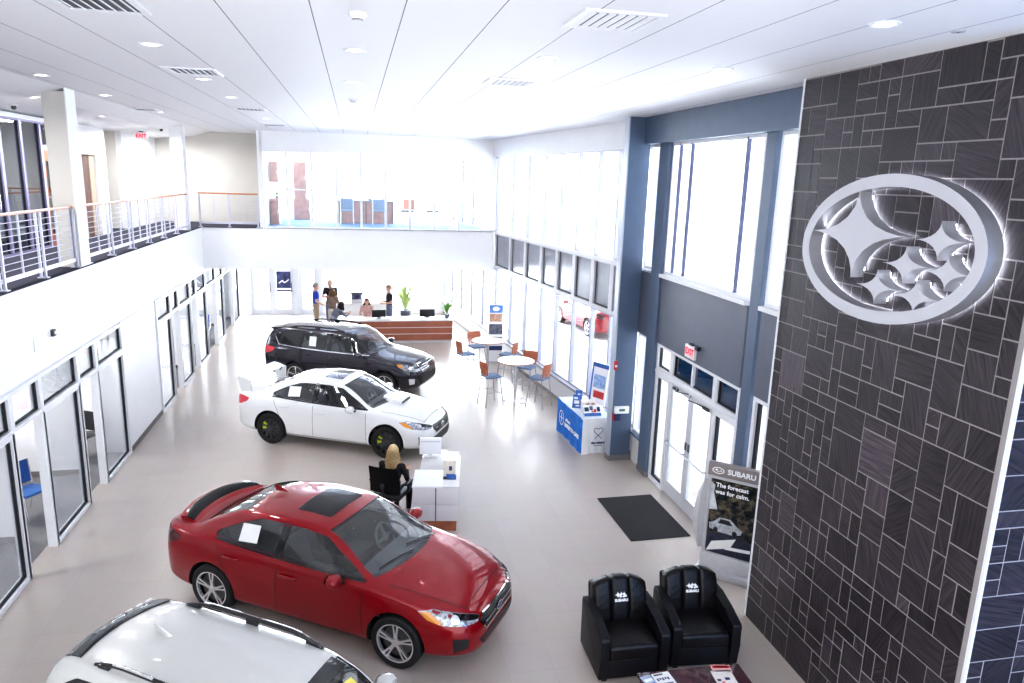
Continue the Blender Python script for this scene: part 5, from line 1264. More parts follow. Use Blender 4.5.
# ---------------- consultant's desk in the middle
cd = thing('sales_desk', 'white drawer desk on a wood plinth behind the red car', 'desk', (1.16, 10.55, 0), R(-9))
MB().box(-.31, .33, .03, .62, 0, .18).build('plinth', wood, cd, 0)
MB().box(-.36, .36, .012, .70, .18, .745).build('carcass', lgrey, cd, 0)
for x0, x1 in ((-.36, -.004), (.012, .36)):
    for z0, z1 in ((.185, .455), (.462, .742)): MB().box(x0, x1, -.008, .014, z0, z1, .003).build('drawer_front', white_lam, cd)
MB().box(-.37, .12, -.01, .66, .745, .775, .004).build('left_top', print_white, cd); MB().box(-.006, .014, .0, .013, .19, .742).build('shadow_gap', dark_grey, cd, 0); MB().box(.12, .37, -.01, 1.3, .745, .772, .004).build('right_top', white_lam, cd); MB().box(-.30, .12, .66, 1.70, .69, .72, .004).build('work_surface', mat('pale grey laminate', (.62,.61,.61), .4), cd); MB().box(-.28, .34, 1.30, 1.70, 0, .69).build('back_cabinet', white_lam, cd, 0)
mo = thing('computer_monitor', 'white computer screen casing standing at the far end of the sales desk', 'monitor', (1.22, 11.95, .725), R(-8)); MB().box(-.19, .19, -.03, .03, .04, .34, .012).build('casing', print_white, mo); MB().box(-.17, .17, -.034, -.026, .27, .285).build('vent_strip', lgrey, mo, 0); MB().box(-.12, .12, -.09, .10, 0, .015, .003).build('stand_base', white_lam, mo); MB().box(-.03, .03, -.01, .02, .012, .08).build('stand', white_lam, mo, 0)
bh = thing('leaflet_rack', 'small leaflet rack with cream card and blue leaflets on the sales desk', 'rack', (1.42, 10.88, .778), R(-9)); MB().box(-.10, .10, .0, .012, 0, .26, .002, RX(-18)).build('back_card', mat('cream card', (.75,.68,.58), .6, noise=.15, scale=20), bh, 0); MB().box(-.01, .04, -.004, 0, .10, .17, 0, RX(-18)).build('print', print_navy, bh, 0); MB().box(-.05, .10, -.07, -.005, 0, .05, .003).box(-.03, .11, -.10, -.07, 0, .035, .003).build('blue_leaflets', print_blue, bh, 0); MB().box(-.10, .11, -.11, .06, 0, .004).build('tray', black_plastic, bh, 0)
def office_chair(label, loc, rz):
    t = thing('office_chair', label, 'chair', loc, rz)          # faces +y
    for k in range(5):
        a = 2*PI*k/5+.3; mb = MB(); mb.tube([(0, 0, .10), (.18*math.cos(a), .18*math.sin(a), .085), (.31*math.cos(a), .31*math.sin(a), .07)], [.025, .02, .015], 8); lg = mb.build('leg', black_plastic, t)
        MB().cyl((.31*math.cos(a)-.012, .31*math.sin(a), .03), (.31*math.cos(a)+.012, .31*math.sin(a), .03), .03, n=14).build('castor', dark_grey, lg)
    MB().cyl((0, 0, .08), (0, 0, .42), .025, n=12).build('gas_lift', dark_grey, t)
    MB().box(-.25, .25, -.24, .26, .42, .50, .035, None, 3).build('seat', black_plastic, t)
    rows = []
    for k in range(9):
        q = k/8; w = .265*(1-.10*q**3)+.0; rows.append([(w*math.sin(a)/math.sin(.75), -.25-.10*q+.10*(1-math.cos(a))+.03*math.sin(q*PI), .55+.47*q) for a in [-.75+1.5*i/10 for i in range(11)]])
    mb = MB(); mb.grid(rows); bmesh.ops.solidify(mb.bm, geom=mb.bm.faces[:], thickness=.035); mb.build('backrest', mat('black mesh fabric', (.012,.012,.013), .8, noise=.4, scale=150), t, 50)
    MB().tube([(0, -.05, .44), (0, -.28, .46), (0, -.33, .70)], .02, 8).build('back_support', black_plastic, t); MB().box(-.03, .03, -.345, -.315, .66, .74, .008).build('lumbar_knob', dark_grey, t)
    for s_ in (-1, 1):
        MB().tube([(s_*.24, -.05, .46), (s_*.30, -.02, .50), (s_*.30, .0, .66)], .016, 8).box(s_*.30-.04, s_*.30+.04, -.12, .14, .66, .69, .012).build('armrest', black_plastic, t)
    return t
office_chair('black swivel office chair at the sales desk with the blonde woman sitting in it', (.50, 11.12, 0), R(62)-PI/2)
# ---------------- office visitor chairs behind the glass
def visitor_chair(label, loc, rz, fab, grp='chairs in the left glass offices'):
    t = thing('visitor_chair', label, 'chair', loc, rz, grp)
    for s_ in (-1, 1): MB().tube([(s_*.22, .24, 0), (s_*.22, .20, .44), (s_*.22, -.18, .46), (s_*.22, -.24, .88)], .012, 8).build('side_frame', blue_steel if fab is blue_fabric else steel, t); MB().tube([(s_*.22, -.30, 0), (s_*.22, -.16, .45)], .012, 8).build('leg', blue_steel if fab is blue_fabric else steel, t)
    MB().box(-.21, .21, -.18, .22, .43, .48, .02).build('seat', fab, t); rows = [[(.21*math.sin(a)/.6, -.19-.06*q+.04*(1-math.cos(a)), .52+.36*q) for a in [-.64+1.28*i/8 for i in range(9)]] for q in [k/5 for k in range(6)]]
    mb = MB(); mb.grid(rows); bmesh.ops.solidify(mb.bm, geom=mb.bm.faces[:], thickness=.02); mb.build('backrest', fab, t, 50); return t
visitor_chair('blue chair in the first glass office on the left', (-5.15, 12.0, 0), R(240), mat('deep blue fabric', (.05,.16,.45), .7))
visitor_chair('dark chair in the second glass office on the left', (-5.2, 14.5, 0), R(150), dark_grey)
visitor_chair('blue chair in the far glass office near the back of the hall', (-4.95, 24.6, 0), R(180), mat('bright blue fabric', (.04,.16,.60), .7))
for k, (y, lab) in enumerate(((10.3, 'grey office desk in the first glass office on the left'), (12.95, 'grey office desk in the second glass office'), (15.2, 'grey office desk in the third glass office'))):
    t = thing('office_desk', lab, 'desk', (-6.6, y, 0), 0); MB().box(-.8, .7, -.35, .35, .72, .75, .004).build('tabletop', white_lam, t); MB().box(-.78, -.74, -.33, .33, 0, .72).box(.64, .68, -.33, .33, 0, .72).build('side_panel', lgrey, t, 0); MB().box(-.74, .64, .28, .31, .25, .72).build('modesty_panel', lgrey, t, 0)
# ---------------- upstairs lounge
lc = thing('lounge_counter', 'rose wood counter in the upstairs lounge behind the glass', 'counter', (.36, 25.9, ZU), 0); MB().box(-.9, .9, 0, .6, 0, .74).build('wood_body', pinkwood, lc, 0); MB().box(-.95, .95, -.06, .64, .74, .78, .006).build('worktop', mat('slate blue laminate', (.20,.26,.36), .4), lc); MB().box(-.93, -.88, -.05, .0, 0, .74).box(.88, .93, -.05, 0, 0, .74).box(-.02, .02, -.01, 0, 0, .74).build('corner_post', mat('brown post', (.22,.12,.10), .5), lc, 0)
def lounge_chair(label, loc, rz, backm, seatm, grp):
    t = thing('lounge_chair', label, 'chair', loc, rz, grp)
    for s_ in (-1, 1): MB().tube([(s_*.21, .22, 0), (s_*.20, .2, .44)], .016, 8).build('leg', ceil_trim, t); MB().tube([(s_*.22, -.24, 0), (s_*.21, -.2, .44), (s_*.21, -.25, .86)], .016, 8).build('leg', ceil_trim, t)
    MB().box(-.22, .22, -.2, .22, .43, .49, .02).build('seat', seatm, t); rows = [[(.225*math.sin(a)/.5, -.21-.05*q+.05*(1-math.cos(a)), .50+.36*q) for a in [-.52+1.04*i/8 for i in range(9)]] for q in [k/5 for k in range(6)]]
    mb = MB(); mb.grid(rows); bmesh.ops.solidify(mb.bm, geom=mb.bm.faces[:], thickness=.03); mb.build('backrest', backm, t, 50); return t
lounge_chair('blue grey chair in front of the upstairs counter, left one', (-.28, 25.35, ZU), 0, lblue, lblue, 'chairs in the upstairs lounge'); lounge_chair('blue grey chair in front of the upstairs counter, right one', (.78, 25.35, ZU), 0, lblue, lblue, 'chairs in the upstairs lounge')
lounge_chair('rose wood backed chair right of the upstairs counter', (1.78, 25.7, ZU), R(165), pinkwood, dark_grey, 'chairs in the upstairs lounge'); lounge_chair('white chair with dark seat, rightmost in the upstairs lounge', (2.62, 26.0, ZU), R(100), white_lam, dark_grey, 'chairs in the upstairs lounge')
for x, lab in ((.62, 'dark telephone on the upstairs counter, left of the two'), (1.1, 'dark telephone on the upstairs counter, right of the two')):
    t = thing('telephone', lab, 'telephone', (x-.1, 26.1, ZU+.78), 0); MB().box(-.09, .09, -.08, .08, 0, .05, .01).build('phone_body', dark_grey, t); MB().box(-.08, -.03, -.09, .09, .05, .08, .01).build('handset', black_plastic, t)
def cabinet(name, label, loc, w, d, z0, z1, door_n):
    t = thing(name, label, 'cabinet', loc, 0); MB().box(-w/2, w/2, 0, d, z0, z1).build('carcass', pinkwood, t, 0)
    for k in range(door_n): x0 = -w/2+w*k/door_n; dd = MB().box(x0+.006, x0+w/door_n-.006, -.018, 0, z0+.01, z1-.01, .003).build('door', pinkwood, t); MB().box(x0+w/door_n-.05, x0+w/door_n-.035, -.03, -.018, (z0+z1)/2-.06, (z0+z1)/2+.06).build('handle', steel, dd, 0)
    return t
cabinet('tall_cabinet', 'tall rose wood cabinet in the upstairs lounge', (-1.92, 27.4, ZU), .44, .5, .92, 2.02, 1); cabinet('base_cabinet', 'rose wood base cabinet under the tall cabinet upstairs', (-1.88, 27.35, ZU), .56, .6, 0, .74, 1)
MB_ = MB().box(-.2, .2, 0, .5, .74, .92); o = MB_.build('shelf_box', pinkwood, None, 0); o.location = (-1.92, 27.4, ZU); tag(o, 'open rose wood shelf box between tall and base cabinets upstairs', 'shelf')
cabinet('wall_cabinet', 'rose wood wall cabinet at the left end of the upstairs lounge', (-2.52, 24.6, ZU), .26, .35, 1.33, 1.97, 1); cabinet('base_cabinet', 'narrow rose wood base cabinet at the left end of the upstairs lounge', (-2.52, 24.5, ZU), .26, .5, 0, .82, 1)
potted('small_plant', 'small dark green plant on the narrow base cabinet upstairs', 'plant', (-2.45, 24.7, ZU+.82), .06, .08, (14, (.1, .22), (.05, .13), .018), leaf)
# ================================================================ PEOPLE
cl = {k: mat('cloth '+k, c, .85, noise=.12, scale=30) for k, c in dict(blue=(.015,.06,.48), khaki=(.42,.33,.24), black=(.012,.012,.016), grey=(.16,.17,.21), brown=(.24,.17,.13), denim=(.14,.17,.27), cream=(.6,.55,.48), pink=(.62,.40,.36), shoe=(.03,.025,.02)).items()}
hairs = {k: mat(k+' hair', c, .55, noise=.45, scale=60) for k, c in dict(blonde=(.62,.45,.23), brown=(.22,.12,.06), dark=(.03,.018,.02), auburn=(.14,.03,.04), grey=(.25,.22,.2)).items()}
lips = mat('lips', (.45,.16,.14), .5); eye_w = mat('eye white', (.8,.8,.8), .3); iris = mat('iris', (.05,.03,.02), .3)
STAND = dict(pelvis=(0,0,.95), waist=(0,0,1.10), chest=(0,.0,1.28), neck=(0,-.01,1.45), head=(0,.02,1.60), sh=(.185,-.01,1.40), el=(.235,-.04,1.12), wr=(.235,.05,.88), hip=(.09,0,.92), kn=(.10,.02,.49), an=(.10,-.01,.08))
def pose(**kw):
    d = {}
    for k, v in STAND.items():
        if k in ('sh','el','wr','hip','kn','an'): d[k+'L'] = Vector(v); d[k+'R'] = Vector((-v[0], v[1], v[2]))
        else: d[k] = Vector(v)
    for k, v in kw.items(): d[k] = Vector(v)
    return d
def person(label, loc, rz, P, shirt, trousers, hair, style='short', sleeve=True, scale=1.0, head_turn=0.0, head_nod=0.0, female=False, group='people in the showroom'):
    t = thing('person', label, 'person', loc, rz, group); t.scale = (scale,)*3
    mb = MB(); segs = []
    def cap(a, b, ra, rb, tg):
        a, b = Vector(a), Vector(b); mb.tube([a, a*.66+b*.34, a*.33+b*.67, b], [ra, ra*.7+rb*.36, ra*.32+rb*.7, rb], 12); mb.ell(a, (ra, ra, ra), 12, 8); mb.ell(b, (rb, rb, rb), 12, 8); segs.append((a, b, tg, (ra+rb)/2))
    k = .92 if female else 1.0
    up = (P['neck']-P['pelvis']).normalized(); side = (P['shR']-P['shL']); 
    fw = up.cross(Vector((1,0,0)) if abs(up.x) < .9 else Vector((0,1,0))).normalized()
    sd = fw.cross(up).normalized()
    B = Matrix(((sd.x, fw.x, up.x, 0), (sd.y, fw.y, up.y, 0), (sd.z, fw.z, up.z, 0), (0,0,0,1)))
    def blob(c, r, tg): mb.ell((0,0,0), r, 18, 12, T(Vector(c)) @ B); segs.append((Vector(c)-sd*r[0]*.5, Vector(c)+sd*r[0]*.5, tg, r[1]))
    blob(P['chest'], (.175*k, .115, .20), 'shirt'); blob(P['waist'], (.15*k, .11, .16), 'shirt'); blob(P['pelvis'], (.165, .12, .13), 'trousers'); blob(P['chest']*.62+P['neck']*.38, (.165*k, .09, .09), 'shirt')
    if female: blob(P['chest']+fw*-.0+fw*.06, (.12, .07, .07), 'shirt')
    cap(P['neck']-up*.05, P['head'], .055*k, .052*k, 'skin')
    for s_ in 'LR':
        cap(P['neck']-up*.07, P['sh'+s_], .06*k, .062*k, 'shirt'); mid = P['sh'+s_]*.25+P['el'+s_]*.75
        cap(P['sh'+s_], P['el'+s_], .055*k, .043*k, 'shirt'); cap(P['el'+s_], P['wr'+s_], .042*k, .028*k, 'shirt' if sleeve == 'long' else 'skin')
        cap(P['hip'+s_], P['kn'+s_], .088, .062, 'trousers'); cap(P['kn'+s_], P['an'+s_], .06, .042, 'trousers')
        kn, an = P['kn'+s_], P['an'+s_]; d = Vector(((P['hip'+s_]-an).x*0, 1, 0))
        fz = an.z-.045; cap((an.x, an.y-.03, fz), (an.x+(.02 if s_ == 'L' else -.02), an.y+.16, fz-.005), .04, .033, 'shoe')
        # hand: palm, four fingers, thumb
        w, e = P['wr'+s_], P['el'+s_]; dr = (w-e).normalized(); px = dr.cross(Vector((0,0,1)) if abs(dr.z) < .9 else Vector((0,1,0))).normalized(); pn = px.cross(dr)
        cap(w+dr*.03, w+dr*.085, .026, .03, 'skin')
        for i in range(4):
            b0 = w+dr*.10+px*(.027-.018*i); l = (.068,.076,.07,.055)[i]; k1 = b0+dr*l*.55+pn*.006; cap(b0, k1, .0095, .0088, 'skin'); cap(k1, k1+(dr*.8+pn*.6).normalized()*l*.5, .0088, .0078, 'skin')
        b0 = w+dr*.045+px*.03; cap(b0, b0+(dr*.6+px*.8).normalized()*.035, .011, .010, 'skin'); cap(b0+(dr*.6+px*.8).normalized()*.035, b0+(dr*.95+px*.75).normalized()*.065, .010, .008, 'skin')
    H = T(P['head']) @ Matrix.Rotation(head_turn, 4, 'Z') @ Matrix.Rotation(head_nod, 4, 'X')
    mb.ell((0, 0, .02), (.076, .096, .115), 20, 14, H); mb.ell((0, .022, -.045), (.058, .07, .07), 16, 10, H); segs.append((H @ Vector((0, 0, -.05)), H @ Vector((0, 0, .06)), 'skin', .09))
    mb.ell((0, .10, -.012), (.014, .02, .026), 10, 8, H); mb.ell((0, .085, .012), (.011, .012, .03), 8, 6, H)
    for s_ in (1, -1): mb.ell((s_*.078, -.005, -.005), (.012, .022, .034), 10, 8, H)
    mb.ell((0, .078, -.062), (.027, .014, .011), 10, 6, H)
    me = bpy.data.meshes.new('body'); mb.bm.to_mesh(me); mb.bm.free(); o = bpy.data.objects.new('body', me); C.objects.link(o)
    md = o.modifiers.new('r', 'REMESH'); md.mode = 'VOXEL'; md.voxel_size = .0095; md2 = o.modifiers.new('s', 'SMOOTH'); md2.factor = .5; md2.iterations = 3
    nm = evaluated_mesh(o); bpy.data.objects.remove(o); bpy.data.meshes.remove(me)
    idx = dict(shirt=0, trousers=1, skin=2, shoe=3)
    for p in nm.polygons:
        c = p.center; best = 9; tg = 'skin'
        for a, b, g, r in segs:
            ab = b-a; q = max(0, min(1, (c-a).dot(ab)/max(ab.length_squared, 1e-9))); d = (a+ab*q-c).length-r
            if d < best: best = d; tg = g
        p.material_index = idx[tg]
    if sleeve is True:                                     # short sleeves: bare from just above the elbow
        for p in nm.polygons:
            for s_ in 'LR':
                a, b = P['sh'+s_], P['el'+s_]; ab = b-a; q = (p.center-a).dot(ab)/ab.length_squared
                if .7 < q < 1.2 and ((a+ab*q)-p.center).length < .06: p.material_index = 2
    body = link('body', nm, [shirt, trousers, skin, cl['shoe']], t, 0)
    for p in nm.polygons: p.use_smooth = True
    for s_ in (1, -1):
        e = MB().ell((s_*.031, .088, .018), (.013, .009, .009), 10, 8, H).build('eye', eye_w, t, 60); MB().ell((s_*.031, .0945, .018), (.006, .004, .006), 8, 6, H).build('iris', iris, e, 60)
        MB().box(s_*.031-.018, s_*.031+.018, .092, .098, .036, .042, 0, H).build('eyebrow', hair or hairs['grey'], t, 0)
    MB().ell((0, .088, -.062), (.022, .008, .006), 10, 6, H).build('mouth', lips, t, 60)
    if hair:
        mb = MB(); rows = []; n = 22
        low = {'short': -.25, 'long': -1.0, 'bob': -1.0}[style]; m = 12
        for i in range(m+1):
            ph = PI/2-(PI/2+(.25 if style == 'short' else .2))*i/m; row = []
            for j in range(n+1):
                th = 2*PI*j/n; c = math.cos(ph); front = max(0, math.sin(th))
                z = .02+.127*math.sin(ph); 
                cut = .055 if front > .35 else (-.02 if style == 'short' else -.04)
                zz = max(z, cut+.02*0) if front > .35 else z
                row.append(H @ Vector((.088*c*math.cos(th), .108*c*math.sin(th)-.004, zz)))
            rows.append(row)
        mb.grid(rows); mb.build('hair', hair, t, 60)
        if style != 'short':
            L_ = .34 if style == 'long' else .2; mb = MB(); rows = []
            for i in range(12):
                q = i/11; row = []
                for j in range(19):
                    th = PI+PI*j/18 if True else 0; th = PI*.92+PI*1.16*j/18; rr = 1+.22*math.sin(q*PI*.8)+.05*math.sin(j*2.7+q*6)
                    row.append(H @ Vector((.090*rr*math.cos(th)*(1+.25*q), (.108*rr*math.sin(th)*(1+.12*q))-.006, .06-L_*q-.02*math.sin(j*1.9)*q)))
                rows.append(row)
            mb.grid(rows); bmesh.ops.solidify(mb.bm, geom=mb.bm.faces[:], thickness=.022); mb.build('long_hair', hair, t, 60)
    return t
arms_fold = dict(elL=(.25,.04,1.14), wrL=(.02,.22,1.18), elR=(-.25,.04,1.13), wrR=(-.03,.23,1.13))
person('man in bright blue polo shirt and khaki trousers, leftmost of the standing group', (-1.42, 26.0, 0), R(-75), pose(elL=(.22,-.02,1.12), wrL=(.16,.17,1.02), elR=(-.23,-.02,1.12), wrR=(-.15,.16,1.0)), cl['blue'], cl['khaki'], hairs['grey'], 'short', True, 1.02)
person('bald man in black shirt with arms folded, standing behind the visitor in the brown top', (-.93, 26.6, 0), R(160), pose(**arms_fold), cl['black'], cl['denim'], None, 'short', True, 1.04)
person('visitor with brown hair in patterned brown top, back turned, at the reception desk', (-.82, 25.2, 0), R(-30), pose(elL=(.24,.05,1.14), wrL=(.14,.27,1.1), elR=(-.24,.05,1.14), wrR=(-.12,.27,1.08)), cl['brown'], cl['cream'], hairs['brown'], 'bob', 'long', .97, female=True)
SIT = dict(pelvis=(0,0,.55), waist=(0,.0,.70), chest=(0,.02,.88), neck=(0,.02,1.05), head=(0,.06,1.20), shL=(.18,.02,1.0), shR=(-.18,.02,1.0), elL=(.23,.10,.76), elR=(-.23,.10,.76), wrL=(.13,.33,.80), wrR=(-.13,.33,.80), hipL=(.09,.03,.53), hipR=(-.09,.03,.53), knL=(.11,.45,.50), knR=(-.11,.45,.50), anL=(.11,.42,.09), anR=(-.11,.42,.09))
lean = dict(SIT); lean.update(chest=(0,.14,.86), neck=(0,.26,1.0), head=(0,.36,1.10), waist=(0,.05,.70), shL=(.18,.22,.97), shR=(-.18,.22,.97), elL=(.22,.38,.78), elR=(-.22,.38,.78), wrL=(.10,.55,.83), wrR=(-.10,.55,.83))
person('seated visitor in grey jacket with dark hair leaning onto the reception desk', (-.80, 23.66, .22), R(-58), pose(**lean), cl['grey'], cl['denim'], hairs['dark'], 'bob', 'long', 1.0, female=True)
person('woman with dark red hair in pale pink top seated behind the reception desk', (.35, 25.4, 0), R(165), pose(**SIT), cl['pink'], cl['black'], hairs['auburn'], 'bob', 'long', 1.0, female=True)
person('man in black polo shirt standing behind the reception desk by the palm', (1.13, 25.75, 0), R(105), pose(elL=(.22,.0,1.12), wrL=(.10,.24,1.12), elR=(-.22,.0,1.12), wrR=(-.10,.24,1.10)), cl['black'], cl['denim'], hairs['brown'], 'short', True, 1.0)
person('woman with long blonde hair in black top seated at the sales desk, back turned', (.51, 11.15, -.09), R(62)-PI/2, pose(**SIT), cl['black'], cl['black'], hairs['blonde'], 'long', 'long', 1.0, female=True)
# what the seated figures at reception sit on
for x, y, z, lab in ((-.80, 23.66, .66, 'round backless stool under the visitor in the grey jacket'), (.35, 25.38, .44, 'round swivel stool under the woman behind the reception desk')):
    t = thing('round_stool', lab, 'stool', (x, y, 0), 0); MB().lathe([(0, z-.06), (.18, z-.06), (.19, z-.03), (.18, z), (0, z)], 24).build('seat', dark_grey, t); MB().cyl((0, 0, .02), (0, 0, z-.06), .025, n=12).build('column', steel, t); MB().lathe([(0, 0), (.2, 0), (.2, .015), (.03, .03), (0, .03)], 24).build('base_plate', steel, t)
# ================================================================ RAILINGS, CEILING FIXTURES, SIGNS
rail_metal = mat('pale violet grey rail metal', (.60,.60,.70), .4, .2)
def railing(label, p0, p1, n, foot=True):
    d = Vector(p1)-Vector(p0); Ln = d.length; t = thing('balcony_railing', label, 'railing', p0, math.atan2(d.y, d.x), 'balcony railings')
    MB().box(0, Ln, -.025, .025, .96, 1.0, .012).build('handrail', rail_wood, t); MB().box(0, Ln, -.02, .02, .10, .15).build('bottom_rail', rail_metal, t, 0)
    for i in range(n+1):
        x = .03+(Ln-.06)*i/n; po = MB().box(x-.018, x+.018, -.045, -.015, 0, .96).box(x-.018, x+.018, .015, .045, 0, .96).build('post', rail_metal, t, 0)
        MB().box(x-.05, x+.05, -.07, .07, 0, .015).build('foot_plate', rail_metal, po, 0)
        if i < n: xm = x+(Ln-.06)/n/2; MB().box(xm-.009, xm+.009, -.012, .012, .15, .96).build('baluster', rail_metal, t, 0)
    for k in range(8): z = .235+.09*k; MB().cyl((0, 0, z), (Ln, 0, z), .006, n=6).build('cable', rail_metal, t)
    return t
railing('near balcony railing with wood handrail, left of the first column', (-4.53, 5.3, ZU), (-4.53, 13.18, ZU), 6)
railing('middle balcony railing with wood handrail, between the two columns', (-4.53, 13.66, ZU), (-4.53, 21.58, ZU), 6)
railing('far balcony railing facing the hall, right of the second column', (-4.50, 22.95, ZU), (-2.82, 22.95, ZU), 2)
# recessed lights
lens = mat('bright lamp lens', (1,1,1), .4, emit=6.0, noise=.0)
def downlight(label, x, y, z=ZC):
    t = thing('ceiling_light', label, 'light', (x, y, z), 0, 'recessed ceiling lights')
    MB().lathe([(.075, -.004), (.10, -.012), (.112, -.006), (.114, 0), (.075, 0)], 28).build('trim_ring', ceil_trim, t); MB().lathe([(0, -.003), (.076, -.003)], 28).build('lens', lens, t); return t
DL = [(-1.95, 8.18, 'left of the smoke detector, nearest of the left row'), (-4.16, 11.5, 'at the far left above the near railing'), (.02, 7.73, 'on the centre line, nearest of its row'), (-.02, 10.31, 'on the centre line, second of its row'), (1.9, 7.43, 'right of centre between the two square vents'), (3.78, 7.37, 'in the right row in front of the blue header'), (3.82, 4.99, 'at the top right above the slate wall'), (1.91, 4.75, 'beside the large square vent at the top edge'), (-4.15, 14.1, 'at the far left just right of the first column'), (-1.98, 10.9, 'in the left row behind the second vent'), (-1.99, 13.3, 'in the left row, third from the near end'), (3.78, 9.9, 'in the right row, second from the near end'), (1.9, 11.2, 'right of centre behind the second square vent'), (-.02, 14.6, 'on the centre line, fourth of its row'), (1.9, 16.5, 'right of centre, far toward the lounge'), (-1.99, 18.0, 'in the left row, far toward the lounge'), (3.6, 13.2, 'in the right row near the blue column'), (-4.1, 17.6, 'far left in front of the second column')]
for x, y, w_ in DL: downlight('round recessed ceiling light '+w_, x, y)
downlight('round recessed light in the low ceiling left of the first column', -5.0, 13.4, 6.545)
downlight('round recessed light in the low ceiling above the upstairs wood door', -5.2, 17.2, 6.526)
def vent(label, x, y, z=ZC, s=.31):
    t = thing('ceiling_vent', label, 'vent', (x, y, z), 0, 'square ceiling vents')
    MB().box(-s, s, -s, -s+.05, -.014, 0).box(-s, s, s-.05, s, -.014, 0).box(-s, -s+.05, -s+.05, s-.05, -.014, 0).box(s-.05, s, -s+.05, s-.05, -.014, 0).build('frame', ceil_trim, t, 0)
    MB().box(-s+.05, s-.05, -s+.05, s-.05, -.003, -.001).build('backing', mat('vent grey', (.16,.16,.18), .6), t, 0)
    for k in range(7): q = -s+.085+(2*s-.17)*k/6; MB().box(q-.020, q+.020, -s+.05, s-.05, -.014, -.010, 0, T((q, 0, 0)) @ RY(22) @ T((-q, 0, 0))).build('slat', ceil_trim, t, 0)
    return t
for x, y, w_ in ((-1.87, 6.34, 'cut by the top edge at the left'), (-1.95, 10.13, 'in the left row, second from the near end'), (-1.99, 15.6, 'in the left row, third from the near end'), (-2.03, 20.4, 'in the left row, farthest'), (1.93, 9.37, 'in the right row, second from the near end'), (1.92, 5.57, 'largest, near the top edge right of centre'), (1.91, 14.4, 'in the right row, third from the near end'), (-4.3, 17.0, 'at the far left beyond the first column')): vent('white square louvred ceiling vent '+w_, x, y)
def detector(label, x, y, z=ZC, name='smoke_detector', r=.07):
    t = thing(name, label, 'detector', (x, y, z), 0); MB().lathe([(0, -.055), (r*.55, -.05), (r*.8, -.03), (r, -.018), (r, 0), (0, 0)], 24).build('housing', ceil_trim, t); MB().lathe([(r*.42, -.052), (r*.62, -.048), (r*.62, -.044), (r*.42, -.046)], 24).build('grille_ring', dark_grey, t); return t
detector('white smoke detector on the centre ceiling line, near the top edge', .04, 6.02); detector('white smoke detector on the centre ceiling line, farther back', -.01, 12.55); t = thing('ceiling_sensor', 'small flat grey ceiling disc above the slate wall at the top right', 'detector', (4.46, 5.0, ZC), 0); MB().lathe([(0, -.012), (.045, -.012), (.052, 0), (0, 0)], 20).build('cover', mat('grey disc', (.45,.45,.48), .5), t); MB().lathe([(0, -.014), (.012, -.014), (.012, -.012)], 10).build('sensor_eye', dark_grey, t)
def dome(label, x, y, z):
    t = thing('dome_camera', label, 'camera', (x, y, z), 0); MB().lathe([(.06, 0), (.065, -.02), (.05, -.03), (0, -.03)], 20).build('mount', ceil_trim, t); MB().ell((0, 0, -.05), (.042, .042, .042), 14, 10).build('dome', dark_grey, t); return t
dome('dome camera under the low ceiling above the upstairs glass offices', -5.6, 14.2, 6.488); dome('dome camera under the ceiling right of the upstairs exit sign', -4.95, 21.2, 6.55)
# exit signs
def exit_sign(label, loc, rz):
    t = thing('exit_sign', label, 'sign', loc, rz); MB().box(-.17, .17, -.025, .025, -.11, .11, .008).build('sign_box', mat('white sign box', (.85,.80,.80), .4), t); MF = frame_M((0, -.026, 0), (1, 0, 0), (0, 0, 1)); text('lettering', 'EXIT', .15, red_sign, t, MF, .002, bold=.006); MB().box(-.06, .06, -.02, .02, .11, .14).build('bracket', dark_grey, t, 0); return t
exit_sign('red lettered exit sign on the grey panel above the entrance doors', (5.378, 10.72, 2.82), -PI/2)
ob = MB(); ob.box(-.03, .03, -.05, .05, -.03, .03); o = ob.build('emergency_lamp', black_plastic, None, 0); o.location = (5.373, 10.48, 2.93); tag(o, 'small black emergency lamp next to the entrance exit sign', 'light')
exit_sign('red lettered exit sign hanging under the upstairs ceiling at the left', (-5.14, 20.0, 6.28), 0).scale = (.8, .8, .8)
# devices on the blue column
t = thing('wall_keypad', 'white keypad box with small screen on the blue column', 'keypad', (5.14, 13.03, 1.08), 0); MB().box(-.15, .15, -.05, .03, -.07, .07, .008).build('housing', print_white, t); MB().box(-.06, .06, -.053, -.049, -.02, .03).build('screen', mat('green grey display', (.10,.22,.20), .3), t, 0)
t = thing('card_reader', 'small navy card reader under the white keypad on the blue column', 'card reader', (5.06, 13.03, .93), 0); MB().box(-.06, .06, -.035, .03, -.07, .07, .008).build('housing', print_navy, t); MB().box(-.10, -.065, -.03, .03, -.06, .06, .005).build('red_side', red_plastic, t)
t = thing('fire_alarm', 'red fire alarm pull box on the edge of the blue column', 'alarm', (4.965, 13.035, 2.0), 0); MB().box(-.035, .035, -.03, .012, -.09, .09, .006).build('housing', red_plastic, t); MB().box(-.02, .02, -.034, -.03, -.03, .01).build('handle', print_white, t, 0)
# strobe and box on the white fascia
t = thing('alarm_strobe', 'small dark alarm strobe on the white balcony front', 'alarm', (XL-.006, 11.7, 3.07), PI/2); MB().box(-.05, .05, -.05, 0, -.05, .05, .008).build('housing', dark_grey, t); MB().box(-.02, .02, -.06, -.05, -.02, .02).build('lens', print_white, t, 0)
t = thing('junction_box', 'white cover plate left of the alarm strobe on the balcony front', 'plate', (XL-.006, 11.1, 3.02), PI/2); MB().box(-.06, .06, -.02, 0, -.09, .09, .005).build('cover', white_lam, t); MB().cyl((0, -.023, .05), (0, -.019, .05), .008, n=8).build('screw', steel, t)
